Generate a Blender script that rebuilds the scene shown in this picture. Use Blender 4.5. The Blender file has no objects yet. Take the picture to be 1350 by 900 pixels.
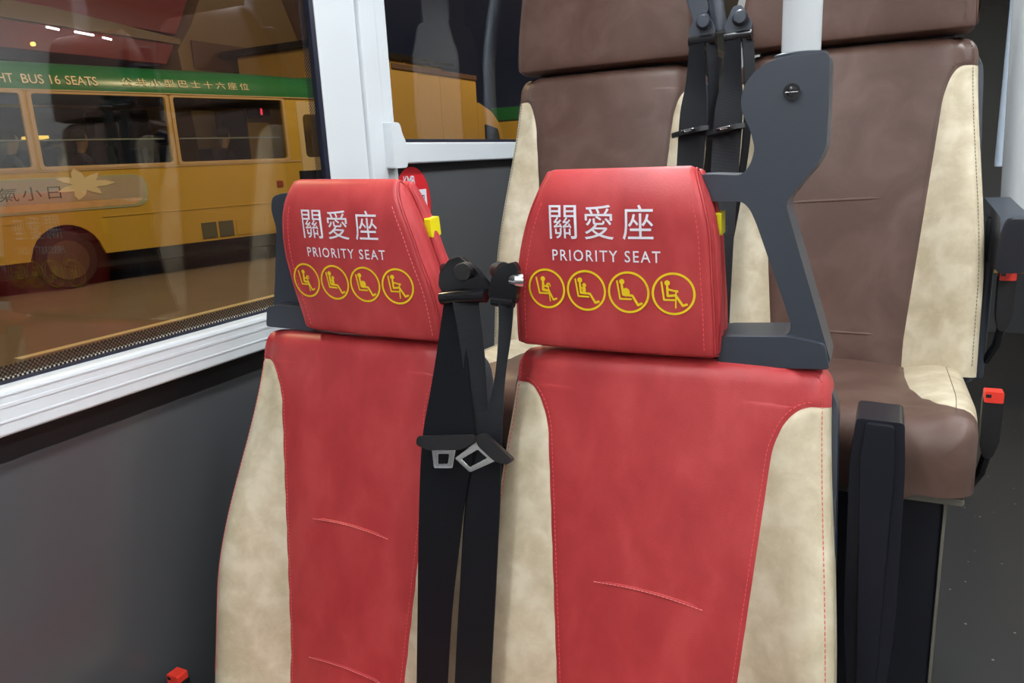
import bpy, bmesh, math, random
import numpy as np
from mathutils import Vector, Matrix
random.seed(7)
PI = math.pi
S = bpy.context.scene
COL = S.collection

# ------------------------------------------------------------------ camera, world, lights, exposure
cam = bpy.data.cameras.new('camera')
camo = bpy.data.objects.new('camera', cam)
COL.objects.link(camo)
cam.sensor_width = 36.0
cam.lens = 36.0 * 1000.0 / 1350.0
cam.clip_start = 0.02
cam.clip_end = 200
RIGHT = Vector((0.901, 0.432, -0.049)); DOWN = Vector((0.058, -0.231, -0.971)); FWD = Vector((-0.430, 0.872, -0.233))
FWD.normalize(); RIGHT = (RIGHT - FWD * RIGHT.dot(FWD)).normalized(); UPV = RIGHT.cross(FWD)
camo.matrix_world = Matrix(((RIGHT.x, UPV.x, -FWD.x, 0), (RIGHT.y, UPV.y, -FWD.y, 0), (RIGHT.z, UPV.z, -FWD.z, 0), (0, 0, 0, 1)))
S.camera = camo

W = bpy.data.worlds.new('night_sky'); S.world = W; W.use_nodes = True
W.node_tree.nodes['Background'].inputs[0].default_value = (0.012, 0.013, 0.022, 1)
W.node_tree.nodes['Background'].inputs[1].default_value = 0.6

STRIP_EMIT = 17.0           # interior led strips (meshes built with the ceiling)
def lamp(name, loc, energy, color, radius):
    l = bpy.data.lights.new(name, 'POINT'); l.energy = energy; l.color = color; l.shadow_soft_size = radius
    o = bpy.data.objects.new(name, l); o.location = loc; COL.objects.link(o); return o
lamp('sodium_street_lamp_light', (-4.6, 9.0, 4.6), 620, (1.0, 0.76, 0.42), 0.25)
lamp('sodium_street_lamp_light', (-5.6, 2.0, 4.6), 560, (1.0, 0.76, 0.42), 0.25)
lamp('sodium_street_lamp_light', (-6.0, 17.0, 4.6), 420, (1.0, 0.76, 0.42), 0.25)

S.view_settings.view_transform = 'Standard'
S.view_settings.look = 'None'
S.view_settings.gamma = 1.0
S.view_settings.use_curve_mapping = False
S.view_settings.exposure = 0.42

# ------------------------------------------------------------------ materials
def nodes(name):
    m = bpy.data.materials.new(name); m.use_nodes = True
    nt = m.node_tree; return m, nt, nt.nodes, nt.links, nt.nodes['Principled BSDF']
def c4(c): return (c[0], c[1], c[2], 1.0)
def plain(name, col, rough=0.5, metal=0.0, bump=0.0, bscale=300.0, var=0.08, vscale=6.0, spec=0.5, coat=0.0):
    m, nt, N, L, b = nodes(name)
    b.inputs['Roughness'].default_value = rough; b.inputs['Metallic'].default_value = metal
    b.inputs['Specular IOR Level'].default_value = spec
    b.inputs['Coat Weight'].default_value = coat
    tc = N.new('ShaderNodeTexCoord')
    nz = N.new('ShaderNodeTexNoise'); nz.inputs['Scale'].default_value = vscale; nz.inputs['Detail'].default_value = 4
    L.new(tc.outputs['Object'], nz.inputs['Vector'])
    mx = N.new('ShaderNodeMix'); mx.data_type = 'RGBA'
    mx.inputs[6].default_value = c4([v * (1 - var) for v in col]); mx.inputs[7].default_value = c4([min(1, v * (1 + var)) for v in col])
    L.new(nz.outputs['Fac'], mx.inputs[0]); L.new(mx.outputs[2], b.inputs['Base Color'])
    if bump > 0:
        n2 = N.new('ShaderNodeTexNoise'); n2.inputs['Scale'].default_value = bscale; n2.inputs['Detail'].default_value = 3
        L.new(tc.outputs['Object'], n2.inputs['Vector'])
        bp = N.new('ShaderNodeBump'); bp.inputs['Strength'].default_value = bump; bp.inputs['Distance'].default_value = 0.002
        L.new(n2.outputs['Fac'], bp.inputs['Height']); L.new(bp.outputs['Normal'], b.inputs['Normal'])
    return m
def leather(name, base, dark, light, rough=0.42, mott=14.0, stretch=(1, 1, 1), contrast=(0.35, 0.65), grain=0.25, detail=5, fleck=0.25, dist=0.8):
    m, nt, N, L, b = nodes(name)
    tc = N.new('ShaderNodeTexCoord'); mp = N.new('ShaderNodeMapping'); mp.inputs['Scale'].default_value = stretch
    L.new(tc.outputs['Object'], mp.inputs['Vector'])
    nz = N.new('ShaderNodeTexNoise'); nz.inputs['Scale'].default_value = mott; nz.inputs['Detail'].default_value = detail; nz.inputs['Distortion'].default_value = dist
    L.new(mp.outputs['Vector'], nz.inputs['Vector'])
    cr = N.new('ShaderNodeValToRGB')
    cr.color_ramp.elements[0].position = contrast[0]; cr.color_ramp.elements[0].color = c4(dark)
    cr.color_ramp.elements[1].position = contrast[1]; cr.color_ramp.elements[1].color = c4(light)
    e = cr.color_ramp.elements.new(0.5); e.color = c4(base)
    L.new(nz.outputs['Fac'], cr.inputs['Fac'])
    n3 = N.new('ShaderNodeTexNoise'); n3.inputs['Scale'].default_value = mott * 5; n3.inputs['Detail'].default_value = 6; n3.inputs['Distortion'].default_value = 2.0 * dist
    L.new(mp.outputs['Vector'], n3.inputs['Vector'])
    r3 = N.new('ShaderNodeMapRange'); r3.inputs[1].default_value = 0.5; r3.inputs[2].default_value = 0.75; r3.inputs[3].default_value = 0.0; r3.inputs[4].default_value = fleck
    L.new(n3.outputs['Fac'], r3.inputs[0])
    mx = N.new('ShaderNodeMix'); mx.data_type = 'RGBA'; mx.inputs[7].default_value = c4(light)
    L.new(r3.outputs[0], mx.inputs[0]); L.new(cr.outputs['Color'], mx.inputs[6]); L.new(mx.outputs[2], b.inputs['Base Color'])
    b.inputs['Roughness'].default_value = rough
    b.inputs['Specular IOR Level'].default_value = 0.45
    vo = N.new('ShaderNodeTexVoronoi'); vo.inputs['Scale'].default_value = 700
    L.new(tc.outputs['Object'], vo.inputs['Vector'])
    lo = N.new('ShaderNodeTexNoise'); lo.inputs['Scale'].default_value = 9; lo.inputs['Detail'].default_value = 2
    L.new(tc.outputs['Object'], lo.inputs['Vector'])
    b1 = N.new('ShaderNodeBump'); b1.inputs['Strength'].default_value = 0.22; b1.inputs['Distance'].default_value = 0.012
    L.new(lo.outputs['Fac'], b1.inputs['Height'])
    b2 = N.new('ShaderNodeBump'); b2.inputs['Strength'].default_value = grain; b2.inputs['Distance'].default_value = 0.0006
    L.new(vo.outputs['Distance'], b2.inputs['Height']); L.new(b1.outputs['Normal'], b2.inputs['Normal'])
    L.new(b2.outputs['Normal'], b.inputs['Normal'])
    return m
def glass(name, tint=(0.94, 0.94, 0.94), ior=1.8):
    m, nt, N, L, b = nodes(name); N.remove(b)
    out = N['Material Output']
    tr = N.new('ShaderNodeBsdfTransparent'); tr.inputs[0].default_value = c4(tint)
    gl = N.new('ShaderNodeBsdfGlossy'); gl.inputs['Roughness'].default_value = 0.0
    # Schlick reflectance, the same from both sides of the pane
    ge = N.new('ShaderNodeNewGeometry'); dt = N.new('ShaderNodeVectorMath'); dt.operation = 'DOT_PRODUCT'
    L.new(ge.outputs['Normal'], dt.inputs[0]); L.new(ge.outputs['Incoming'], dt.inputs[1])
    def mth(op, a, bb):
        n = N.new('ShaderNodeMath'); n.operation = op
        for i, v in enumerate((a, bb)):
            if isinstance(v, (int, float)): n.inputs[i].default_value = v
            else: L.new(v, n.inputs[i])
        return n.outputs[0]
    f0 = ((ior - 1) / (ior + 1)) ** 2
    q = mth('POWER', mth('SUBTRACT', 1.0, mth('ABSOLUTE', dt.outputs['Value'], 0)), 5.0)
    fac = mth('ADD', f0, mth('MULTIPLY', q, 1 - f0))
    mx = N.new('ShaderNodeMixShader')
    L.new(fac, mx.inputs[0]); L.new(tr.outputs[0], mx.inputs[1]); L.new(gl.outputs[0], mx.inputs[2])
    L.new(mx.outputs[0], out.inputs['Surface']); return m
def emit(name, col, strength):
    m, nt, N, L, b = nodes(name)
    b.inputs['Base Color'].default_value = c4(col); b.inputs['Emission Color'].default_value = c4(col); b.inputs['Emission Strength'].default_value = strength
    return m
def dots(name):
    # ceramic frit print: staggered black dots, clear glass between
    m, nt, N, L, b = nodes(name)
    b.inputs['Base Color'].default_value = (0.01, 0.01, 0.012, 1); b.inputs['Roughness'].default_value = 0.4
    tc = N.new('ShaderNodeTexCoord'); sp = N.new('ShaderNodeSeparateXYZ'); L.new(tc.outputs['Object'], sp.inputs[0])
    def mth(op, a, bb=None):
        n = N.new('ShaderNodeMath'); n.operation = op
        for i, v in enumerate((a, bb)):
            if v is None: continue
            if isinstance(v, (int, float)): n.inputs[i].default_value = v
            else: L.new(v, n.inputs[i])
        return n.outputs[0]
    K = 2 * PI / 0.0075
    sy = mth('SINE', mth('MULTIPLY', sp.outputs['Y'], K)); sz = mth('SINE', mth('MULTIPLY', sp.outputs['Z'], K))
    f = mth('GREATER_THAN', mth('MULTIPLY', sy, sz), -0.12)
    L.new(f, b.inputs['Alpha']); return m
M = {}
M['red'] = leather('red_leather', (0.50, 0.047, 0.051), (0.44, 0.038, 0.043), (0.56, 0.064, 0.066), rough=0.42, mott=17, stretch=(1, 1, 0.6), fleck=0.15, detail=8, dist=0.3)
M['beige'] = leather('beige_leather', (0.61, 0.525, 0.365), (0.53, 0.45, 0.30), (0.70, 0.625, 0.465), rough=0.42, mott=22, contrast=(0.36, 0.64), fleck=0.30, detail=8, dist=0.25)
M['brown'] = leather('brown_leather', (0.112, 0.060, 0.045), (0.094, 0.048, 0.035), (0.136, 0.077, 0.060), rough=0.42, mott=10, fleck=0.15)
M['redthread'] = plain('red_thread', (0.80, 0.10, 0.11), 0.6)
M['palethread'] = plain('pink_thread', (0.75, 0.22, 0.22), 0.6)
M['brownthread'] = plain('brown_thread', (0.10, 0.065, 0.05), 0.6)
M['plastic'] = plain('slate_plastic', (0.042, 0.051, 0.068), 0.33, bump=0.12, bscale=900, var=0.04)
M['black'] = plain('black_plastic', (0.012, 0.012, 0.014), 0.38, bump=0.08, bscale=900)
M['gloss'] = plain('gloss_black_plastic', (0.010, 0.010, 0.012), 0.16, var=0.02)
M['arm'] = plain('armrest_plastic', (0.012, 0.013, 0.020), 0.28, var=0.03, bump=0.05, bscale=700)
M['steel'] = plain('bright_steel', (0.75, 0.76, 0.78), 0.18, 1.0, var=0.03)
M['white'] = plain('white_frame_enamel', (0.74, 0.79, 0.82), 0.32, var=0.015)
M['pole'] = plain('grey_pole_enamel', (0.56, 0.585, 0.60), 0.26, var=0.01)
M['bluepole'] = plain('pale_blue_pole_enamel', (0.50, 0.58, 0.68), 0.3, var=0.02)
M['wallgrey'] = plain('charcoal_wall_panel', (0.085, 0.090, 0.096), 0.22, var=0.02)
M['gap'] = plain('gap_shade_black', (0.006, 0.006, 0.007), 0.6)  # near-black: shade of the gaps under the rails put into the colour
M['gasket'] = plain('navy_gasket', (0.012, 0.014, 0.03), 0.45)
M['print_white'] = plain('white_print', (0.84, 0.84, 0.90), 0.5, var=0.01)
M['print_yellow'] = plain('yellow_print', (0.88, 0.64, 0.010), 0.5, var=0.01)
M['tag_yellow'] = plain('yellow_tape', (0.88, 0.78, 0.01), 0.4, var=0.01)
M['red_btn'] = plain('red_button', (0.85, 0.05, 0.03), 0.35)
M['sticker_red'] = plain('sticker_red', (0.75, 0.02, 0.03), 0.35, var=0.01)
M['frame_tan'] = plain('tan_metal_edge', (0.20, 0.185, 0.15), 0.5)
M['ink'] = plain('dark_ink', (0.05, 0.05, 0.06), 0.6)
M['ceiling'] = plain('ceiling_white', (0.62, 0.63, 0.62), 0.5, var=0.01)
M['panel_light'] = plain('pale_wall_panel', (0.42, 0.42, 0.40), 0.5, var=0.02)
M['wall_pale'] = plain('cream_wall_panel', (0.70, 0.69, 0.66), 0.5, var=0.01)
M['glass'] = glass('window_glass')
M['dots'] = dots('ceramic_frit')
M['led'] = emit('led_diffuser', (0.93, 0.97, 1.0), STRIP_EMIT)
def webbing():
    m, nt, N, L, b = nodes('belt_webbing')
    b.inputs['Base Color'].default_value = (0.0050, 0.0065, 0.0095, 1); b.inputs['Roughness'].default_value = 0.45; b.inputs['Specular IOR Level'].default_value = 0.3
    tc = N.new('ShaderNodeTexCoord'); wv = N.new('ShaderNodeTexWave'); wv.bands_direction = 'Z'
    wv.inputs['Scale'].default_value = 160; wv.inputs['Distortion'].default_value = 0.4
    L.new(tc.outputs['Object'], wv.inputs['Vector'])
    bp = N.new('ShaderNodeBump'); bp.inputs['Strength'].default_value = 0.35; bp.inputs['Distance'].default_value = 0.0006
    L.new(wv.outputs['Fac'], bp.inputs['Height']); L.new(bp.outputs['Normal'], b.inputs['Normal']); return m
M['web'] = webbing()
def floor_mat():
    m, nt, N, L, b = nodes('speckled_vinyl_floor')
    tc = N.new('ShaderNodeTexCoord'); vo = N.new('ShaderNodeTexVoronoi'); vo.inputs['Scale'].default_value = 26
    L.new(tc.outputs['Object'], vo.inputs['Vector'])
    cr = N.new('ShaderNodeValToRGB'); cr.color_ramp.elements[0].position = 0.05; cr.color_ramp.elements[0].color = (0.42, 0.40, 0.36, 1)
    cr.color_ramp.elements[1].position = 0.085; cr.color_ramp.elements[1].color = (0.042, 0.041, 0.040, 1)
    L.new(vo.outputs['Distance'], cr.inputs['Fac']); L.new(cr.outputs['Color'], b.inputs['Base Color'])
    b.inputs['Roughness'].default_value = 0.45; return m
M['floor'] = floor_mat()
M['asphalt'] = plain('asphalt', (0.185, 0.140, 0.100), 0.6, bump=0.3, bscale=60, var=0.25, vscale=1.2)
M['mb_yellow'] = plain('minibus_yellow_paint', (0.60, 0.39, 0.055), 0.25, var=0.05, vscale=1.5)
M['mb_green'] = plain('minibus_green_paint', (0.020, 0.17, 0.055), 0.3, var=0.06, vscale=1.5)
M['mb_cab_lit'] = plain('minibus_cab_lit_paint', (0.66, 0.52, 0.30), 0.35, var=0.04, vscale=2)  # cab yellow paled to cream: light on the front put into the colour
M['mb_frame'] = plain('minibus_tan_frame', (0.58, 0.40, 0.20), 0.4, var=0.04)
M['tyre'] = plain('tyre_rubber', (0.018, 0.014, 0.012), 0.7)
M['rim'] = plain('dull_rim', (0.085, 0.060, 0.036), 0.45, var=0.2, vscale=9)
M['under'] = plain('underbody_black', (0.008, 0.007, 0.006), 0.8)
M['mb_glass'] = glass('minibus_glass', (0.80, 0.82, 0.78), 1.5)
M['ad'] = plain('advert_mauve', (0.46, 0.38, 0.30), 0.4, var=0.06, vscale=3)
M['ad_edge'] = plain('advert_sage_edge', (0.40, 0.42, 0.26), 0.4)
M['ad_peach'] = plain('advert_peach_band', (0.68, 0.44, 0.22), 0.4, var=0.2, vscale=9)
M['cream_print'] = plain('cream_lettering', (0.80, 0.68, 0.42), 0.45, var=0.02)
M['dark_print'] = plain('dark_green_lettering', (0.04, 0.055, 0.03), 0.5)
M['amber'] = plain('marker_lens_red', (0.30, 0.035, 0.01), 0.3)
M['mb_seat'] = plain('minibus_seat_navy', (0.03, 0.032, 0.055), 0.7)
M['mb_in'] = plain('minibus_lining_olive', (0.10, 0.095, 0.05), 0.6)
M['mb_door'] = plain('minibus_door_grey_green', (0.20, 0.25, 0.20), 0.45)
M['fac_red'] = plain('facade_dark_red', (0.24, 0.022, 0.020), 0.55, var=0.12, vscale=0.8)
M['fac_tan'] = plain('facade_tan', (0.26, 0.17, 0.085), 0.7, var=0.12, vscale=0.6)
M['fac_dark'] = plain('shop_dark', (0.02, 0.016, 0.012), 0.7)
M['fac_brown'] = plain('facade_brown', (0.13, 0.065, 0.04), 0.7, var=0.1, vscale=0.5)
M['kiosk'] = plain('yellow_wall_paint', (0.66, 0.42, 0.10), 0.5, var=0.05)
M['tube_on'] = emit('fluorescent_tube', (0.95, 0.97, 1.0), 2.2)
M['amber_on'] = emit('amber_lamp', (1.0, 0.62, 0.12), 1.6)
M['led_red'] = emit('red_led', (1.0, 0.04, 0.08), 1.5)
M['head_on'] = emit('headlamp_white', (1.0, 0.92, 0.8), 6.0)
M['skin'] = plain('skin', (0.42, 0.25, 0.17), 0.55)
M['hair'] = plain('black_hair', (0.012, 0.010, 0.010), 0.6)
M['cloth_navy'] = plain('navy_clothing', (0.03, 0.035, 0.10), 0.8)
M['cloth_black'] = plain('black_clothing', (0.015, 0.015, 0.018), 0.8)
M['cloth_grey'] = plain('grey_clothing', (0.16, 0.16, 0.18), 0.8)

# ------------------------------------------------------------------ object helpers
ORG = {}
def tag(o, label=None, cat=None, group=None, kind=None):
    if label: o['label'] = label
    if cat: o['category'] = cat
    if group: o['group'] = group
    if kind: o['kind'] = kind
    return o
def empty(name, loc=(0, 0, 0), label=None, cat=None, group=None, rz=0.0, local=False):
    o = bpy.data.objects.new(name, None); o.empty_display_size = 0.05
    o.location = loc; o.rotation_euler = (0, 0, rz); COL.objects.link(o)
    ORG[o.name] = Vector((0, 0, 0)) if local else Vector(loc)
    return tag(o, label, cat, group)
def link_mesh(name, me, mats, parent=None):
    for m in (mats if isinstance(mats, (list, tuple)) else [mats]): me.materials.append(m)
    o = bpy.data.objects.new(name, me); COL.objects.link(o)
    if parent is not None:
        o.parent = parent
        if parent.name in ORG: o.matrix_parent_inverse = Matrix.Translation(-ORG[parent.name])
    return o
def finish(bm, name, mats, parent=None, angle=40, flat=False, wn=False):
    bmesh.ops.recalc_face_normals(bm, faces=bm.faces)
    me = bpy.data.meshes.new(name); bm.to_mesh(me); bm.free()
    if not flat:
        me.polygons.foreach_set('use_smooth', [True] * len(me.polygons))
        me.set_sharp_from_angle(angle=math.radians(angle))
    o = link_mesh(name, me, mats, parent)
    if wn:
        md = o.modifiers.new('weighted', 'WEIGHTED_NORMAL'); md.keep_sharp = True; md.weight = 80
    return o
def raw(name, verts, faces, mats, parent=None, angle=50, flat=False, recalc=True):
    me = bpy.data.meshes.new(name); me.from_pydata([tuple(v) for v in verts], [], faces); me.update()
    bm = bmesh.new(); bm.from_mesh(me); bpy.data.meshes.remove(me)
    bmesh.ops.remove_doubles(bm, verts=bm.verts, dist=1e-6)
    bmesh.ops.dissolve_degenerate(bm, edges=bm.edges, dist=1e-6)
    return finish(bm, name, mats, parent, angle, flat)
def bm_box(bm, x0, x1, y0, y1, z0, z1, bev=0.0, seg=2):
    r = bmesh.ops.create_cube(bm, size=1.0)
    vs = r['verts']
    for v in vs:
        v.co = Vector(((x0 + x1) / 2 + v.co.x * (x1 - x0), (y0 + y1) / 2 + v.co.y * (y1 - y0), (z0 + z1) / 2 + v.co.z * (z1 - z0)))
    if bev > 0:
        es = list({e for v in vs for e in v.link_edges})
        bmesh.ops.bevel(bm, geom=es, offset=bev, segments=seg, profile=0.5, affect='EDGES', clamp_overlap=True)
def box(name, x0, x1, y0, y1, z0, z1, mat, parent=None, bev=0.004, seg=2):
    bm = bmesh.new(); bm_box(bm, x0, x1, y0, y1, z0, z1, bev, seg); return finish(bm, name, mat, parent, wn=bev > 0)
def bm_tube(bm, path, rad, n=10, cap=True):
    path = [Vector(p) for p in path]; rings = []
    rads = rad if isinstance(rad, (list, tuple)) else [rad] * len(path)
    prev = None
    for i, p in enumerate(path):
        a = path[max(0, i - 1)]; b = path[min(len(path) - 1, i + 1)]
        t = (b - a).normalized()
        if prev is None:
            u = t.orthogonal().normalized()
        else:
            u = (prev - t * prev.dot(t)).normalized()
        prev = u; w = t.cross(u)
        rings.append([bm.verts.new(p + (u * math.cos(2 * PI * k / n) + w * math.sin(2 * PI * k / n)) * rads[i]) for k in range(n)])
    for i in range(len(rings) - 1):
        for k in range(n):
            bm.faces.new((rings[i][k], rings[i][(k + 1) % n], rings[i + 1][(k + 1) % n], rings[i + 1][k]))
    if cap: bm.faces.new(rings[0][::-1]); bm.faces.new(rings[-1])
def tube(name, path, rad, mat, parent=None, n=16):
    bm = bmesh.new(); bm_tube(bm, path, rad, n); return finish(bm, name, mat, parent, wn=True)
def rounded(pts, r, n=4):
    out = []; N = len(pts)
    for i in range(N):
        a, b, c = Vector(pts[i - 1]), Vector(pts[i]), Vector(pts[(i + 1) % N])
        rr = r[i] if isinstance(r, (list, tuple)) else r
        d1 = (a - b); d2 = (c - b); l = min(rr, d1.length * 0.45, d2.length * 0.45)
        if l < 1e-5: out.append(tuple(b)); continue
        p1 = b + d1.normalized() * l; p2 = b + d2.normalized() * l
        for k in range(n + 1):
            t = k / n; out.append(tuple(p1 * (1 - t) ** 2 + b * 2 * t * (1 - t) + p2 * t * t))
    return out
def prism(name, outer, fn, d0, d1, mat, parent=None, holes=(), bev=0.0, seg=2, angle=35):
    """2-d outline (with holes) extruded from d0 to d1; fn(a, b, d) -> world point"""
    bm = bmesh.new(); edges = []
    for loop in [outer] + list(holes):
        vs = [bm.verts.new((p[0], p[1], d0)) for p in loop]
        edges += [bm.edges.new((vs[i], vs[(i + 1) % len(vs)])) for i in range(len(vs))]
    bmesh.ops.triangle_fill(bm, use_beauty=True, use_dissolve=False, edges=edges)
    r = bmesh.ops.extrude_face_region(bm, geom=list(bm.faces))
    for v in [g for g in r['geom'] if isinstance(g, bmesh.types.BMVert)]: v.co.z = d1
    bmesh.ops.recalc_face_normals(bm, faces=bm.faces)
    if bev > 0:
        es = [e for e in bm.edges if len(e.link_faces) == 2 and e.calc_face_angle(0) > 1.2 and abs(e.verts[0].co.z - e.verts[1].co.z) < 1e-7]
        bmesh.ops.bevel(bm, geom=es, offset=bev, segments=seg, profile=0.5, affect='EDGES', clamp_overlap=True)
    for v in bm.verts: v.co = Vector(fn(v.co.x, v.co.y, v.co.z))
    return finish(bm, name, mat, parent, angle, wn=bev > 0)
def XZ(a, b, d): return (a, d, b)
def YZ(a, b, d): return (d, a, b)
def XY(a, b, d): return (a, b, d)
def ribbon(name, Lp, Rp, th, mat, parent=None, sub=5):
    """flat strap between two edge curves"""
    def cat(P):
        P = [Vector(p) for p in P]; out = []
        for i in range(len(P) - 1):
            p0, p1, p2, p3 = P[max(0, i - 1)], P[i], P[i + 1], P[min(len(P) - 1, i + 2)]
            for k in range(sub):
                t = k / sub
                out.append(0.5 * ((2 * p1) + (p2 - p0) * t + (2 * p0 - 5 * p1 + 4 * p2 - p3) * t * t + (3 * p1 - p0 - 3 * p2 + p3) * t ** 3))
        return out + [P[-1]]
    A, B = cat(Lp), cat(Rp); V = []; F = []
    for i in range(len(A)):
        t = (A[min(i + 1, len(A) - 1)] - A[max(0, i - 1)]).normalized(); w = (B[i] - A[i]).normalized(); n = w.cross(t).normalized() * th / 2
        for k in range(5):
            s = k / 4; p = A[i].lerp(B[i], s) + n * (0.6 * math.sin(PI * s))
            V.append(p + n)
        for k in range(5):
            s = 1 - k / 4; p = A[i].lerp(B[i], s) + n * (0.6 * math.sin(PI * s))
            V.append(p - n)
    for i in range(len(A) - 1):
        for k in range(10):
            F.append((i * 10 + k, i * 10 + (k + 1) % 10, i * 10 + 10 + (k + 1) % 10, i * 10 + 10 + k))
    F.append(tuple(range(10))); F.append(tuple(range((len(A) - 1) * 10, len(A) * 10)))
    return raw(name, V, F, mat, parent, 40)
def smooth01(t):
    t = max(0.0, min(1.0, t)); return t * t * (3 - 2 * t)

# text and flat print as thin meshes laid on a surface function fn(a, b) -> point
def text_geo(body, width=None, height=None, spacing=1.0):
    cu = bpy.data.curves.new('tmp_text', 'FONT'); cu.body = body; cu.space_character = spacing; cu.resolution_u = 3; cu.offset = 0.006 if body.isascii() else 0.0
    o = bpy.data.objects.new('tmp_text', cu); COL.objects.link(o)
    dg = bpy.context.evaluated_depsgraph_get(); ev = o.evaluated_get(dg); me = ev.to_mesh()
    V = [(v.co.x, v.co.y) for v in me.vertices]; F = [tuple(p.vertices) for p in me.polygons]
    ev.to_mesh_clear(); bpy.data.objects.remove(o); bpy.data.curves.remove(cu)
    x0 = min(v[0] for v in V); x1 = max(v[0] for v in V); y0 = min(v[1] for v in V); y1 = max(v[1] for v in V)
    sx = width / (x1 - x0) if width else None; sy = height / (y1 - y0) if height else None
    sx = sx or sy; sy = sy or sx
    return [((v[0] - (x0 + x1) / 2) * sx, (v[1] - (y0 + y1) / 2) * sy) for v in V], F
def lay(name, geo, fn, mat, parent):
    V, F = geo
    return raw(name, [fn(a, b) for a, b in V], F, mat, parent, flat=True)
def merge(*geos):
    V = []; F = []
    for v, f in geos:
        o = len(V); V += v; F += [tuple(i + o for i in q) for q in f]
    return V, F
def shift(geo, dx, dy, k=1.0, rot=0.0):
    c, s = math.cos(rot), math.sin(rot)
    return [((a * c - b * s) * k + dx, (a * s + b * c) * k + dy) for a, b in geo[0]], geo[1]
def ring(r0, r1, n=40):
    V = []; F = []
    for i in range(n):
        a = 2 * PI * i / n; V += [(r0 * math.cos(a), r0 * math.sin(a)), (r1 * math.cos(a), r1 * math.sin(a))]
    for i in range(n):
        j = (i + 1) % n; F.append((2 * i, 2 * i + 1, 2 * j + 1, 2 * j))
    return V, F
def disc(x, y, rx, ry=None, n=18):
    ry = ry or rx
    return [(x, y)] + [(x + rx * math.cos(2 * PI * i / n), y + ry * math.sin(2 * PI * i / n)) for i in range(n)], [(0, 1 + i, 1 + (i + 1) % n) for i in range(n)]
def stroke(pts, w):
    gs = []
    for i in range(len(pts) - 1):
        a, b = Vector(pts[i]), Vector(pts[i + 1]); t = (b - a).normalized(); nn = Vector((-t.y, t.x)) * w / 2
        gs.append(([tuple(a + nn), tuple(a - nn), tuple(b - nn), tuple(b + nn)], [(0, 1, 2, 3)]))
        gs.append(disc(b.x, b.y, w / 2, n=8))
    gs.append(disc(pts[0][0], pts[0][1], w / 2, n=8))
    return merge(*gs)
def icon(k):
    g = []
    if k == 0:
        g += [stroke([(-.60, .60), (-.44, -.30), (.10, -.30)], .10), disc(-.18, .54, .145), stroke([(-.18, .34), (-.20, -.10), (.16, -.14)], .15),
              stroke([(.16, -.14), (.42, -.66), (.62, -.58)], .11), stroke([(-.16, .14), (.14, .08)], .10), stroke([(.02, .16), (.10, .28), (.22, .28), (.27, .12)], .07), stroke([(.12, .22), (.22, -.74)], .07)]
    elif k == 1:
        g += [stroke([(-.60, .60), (-.46, -.36), (.14, -.38)], .10), disc(-.33, .56, .15), stroke([(-.34, .36), (-.30, -.16), (.24, -.20), (.54, -.70), (.74, -.62)], .13),
              disc(-.08, .28, .12), stroke([(-.10, .10), (-.10, -.06)], .20), stroke([(-.30, .16), (-.04, .02)], .09)]
    elif k == 2:
        g += [stroke([(-.60, .58), (-.46, -.40), (.16, -.40)], .10), disc(-.33, .56, .15), stroke([(-.34, .36), (-.28, -.16), (.24, -.20), (.54, -.72), (.74, -.62)], .13),
              disc(-.12, -.02, .22, .24)]
    else:
        g += [stroke([(-.60, .60), (-.48, -.36), (.06, -.36)], .10), disc(-.30, .56, .15), stroke([(-.30, .36), (-.28, -.14), (.14, -.10), (.52, -.66), (.72, -.58)], .13),
              stroke([(-.26, .22), (.06, .14), (.22, .14)], .10), stroke([(.00, .16), (.26, .10)], .09), stroke([(.16, .12), (.14, -.78)], .08)]
    return merge(ring(0.895, 1.0), shift(merge(*g), -0.02, 0.02, 0.86))

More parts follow.
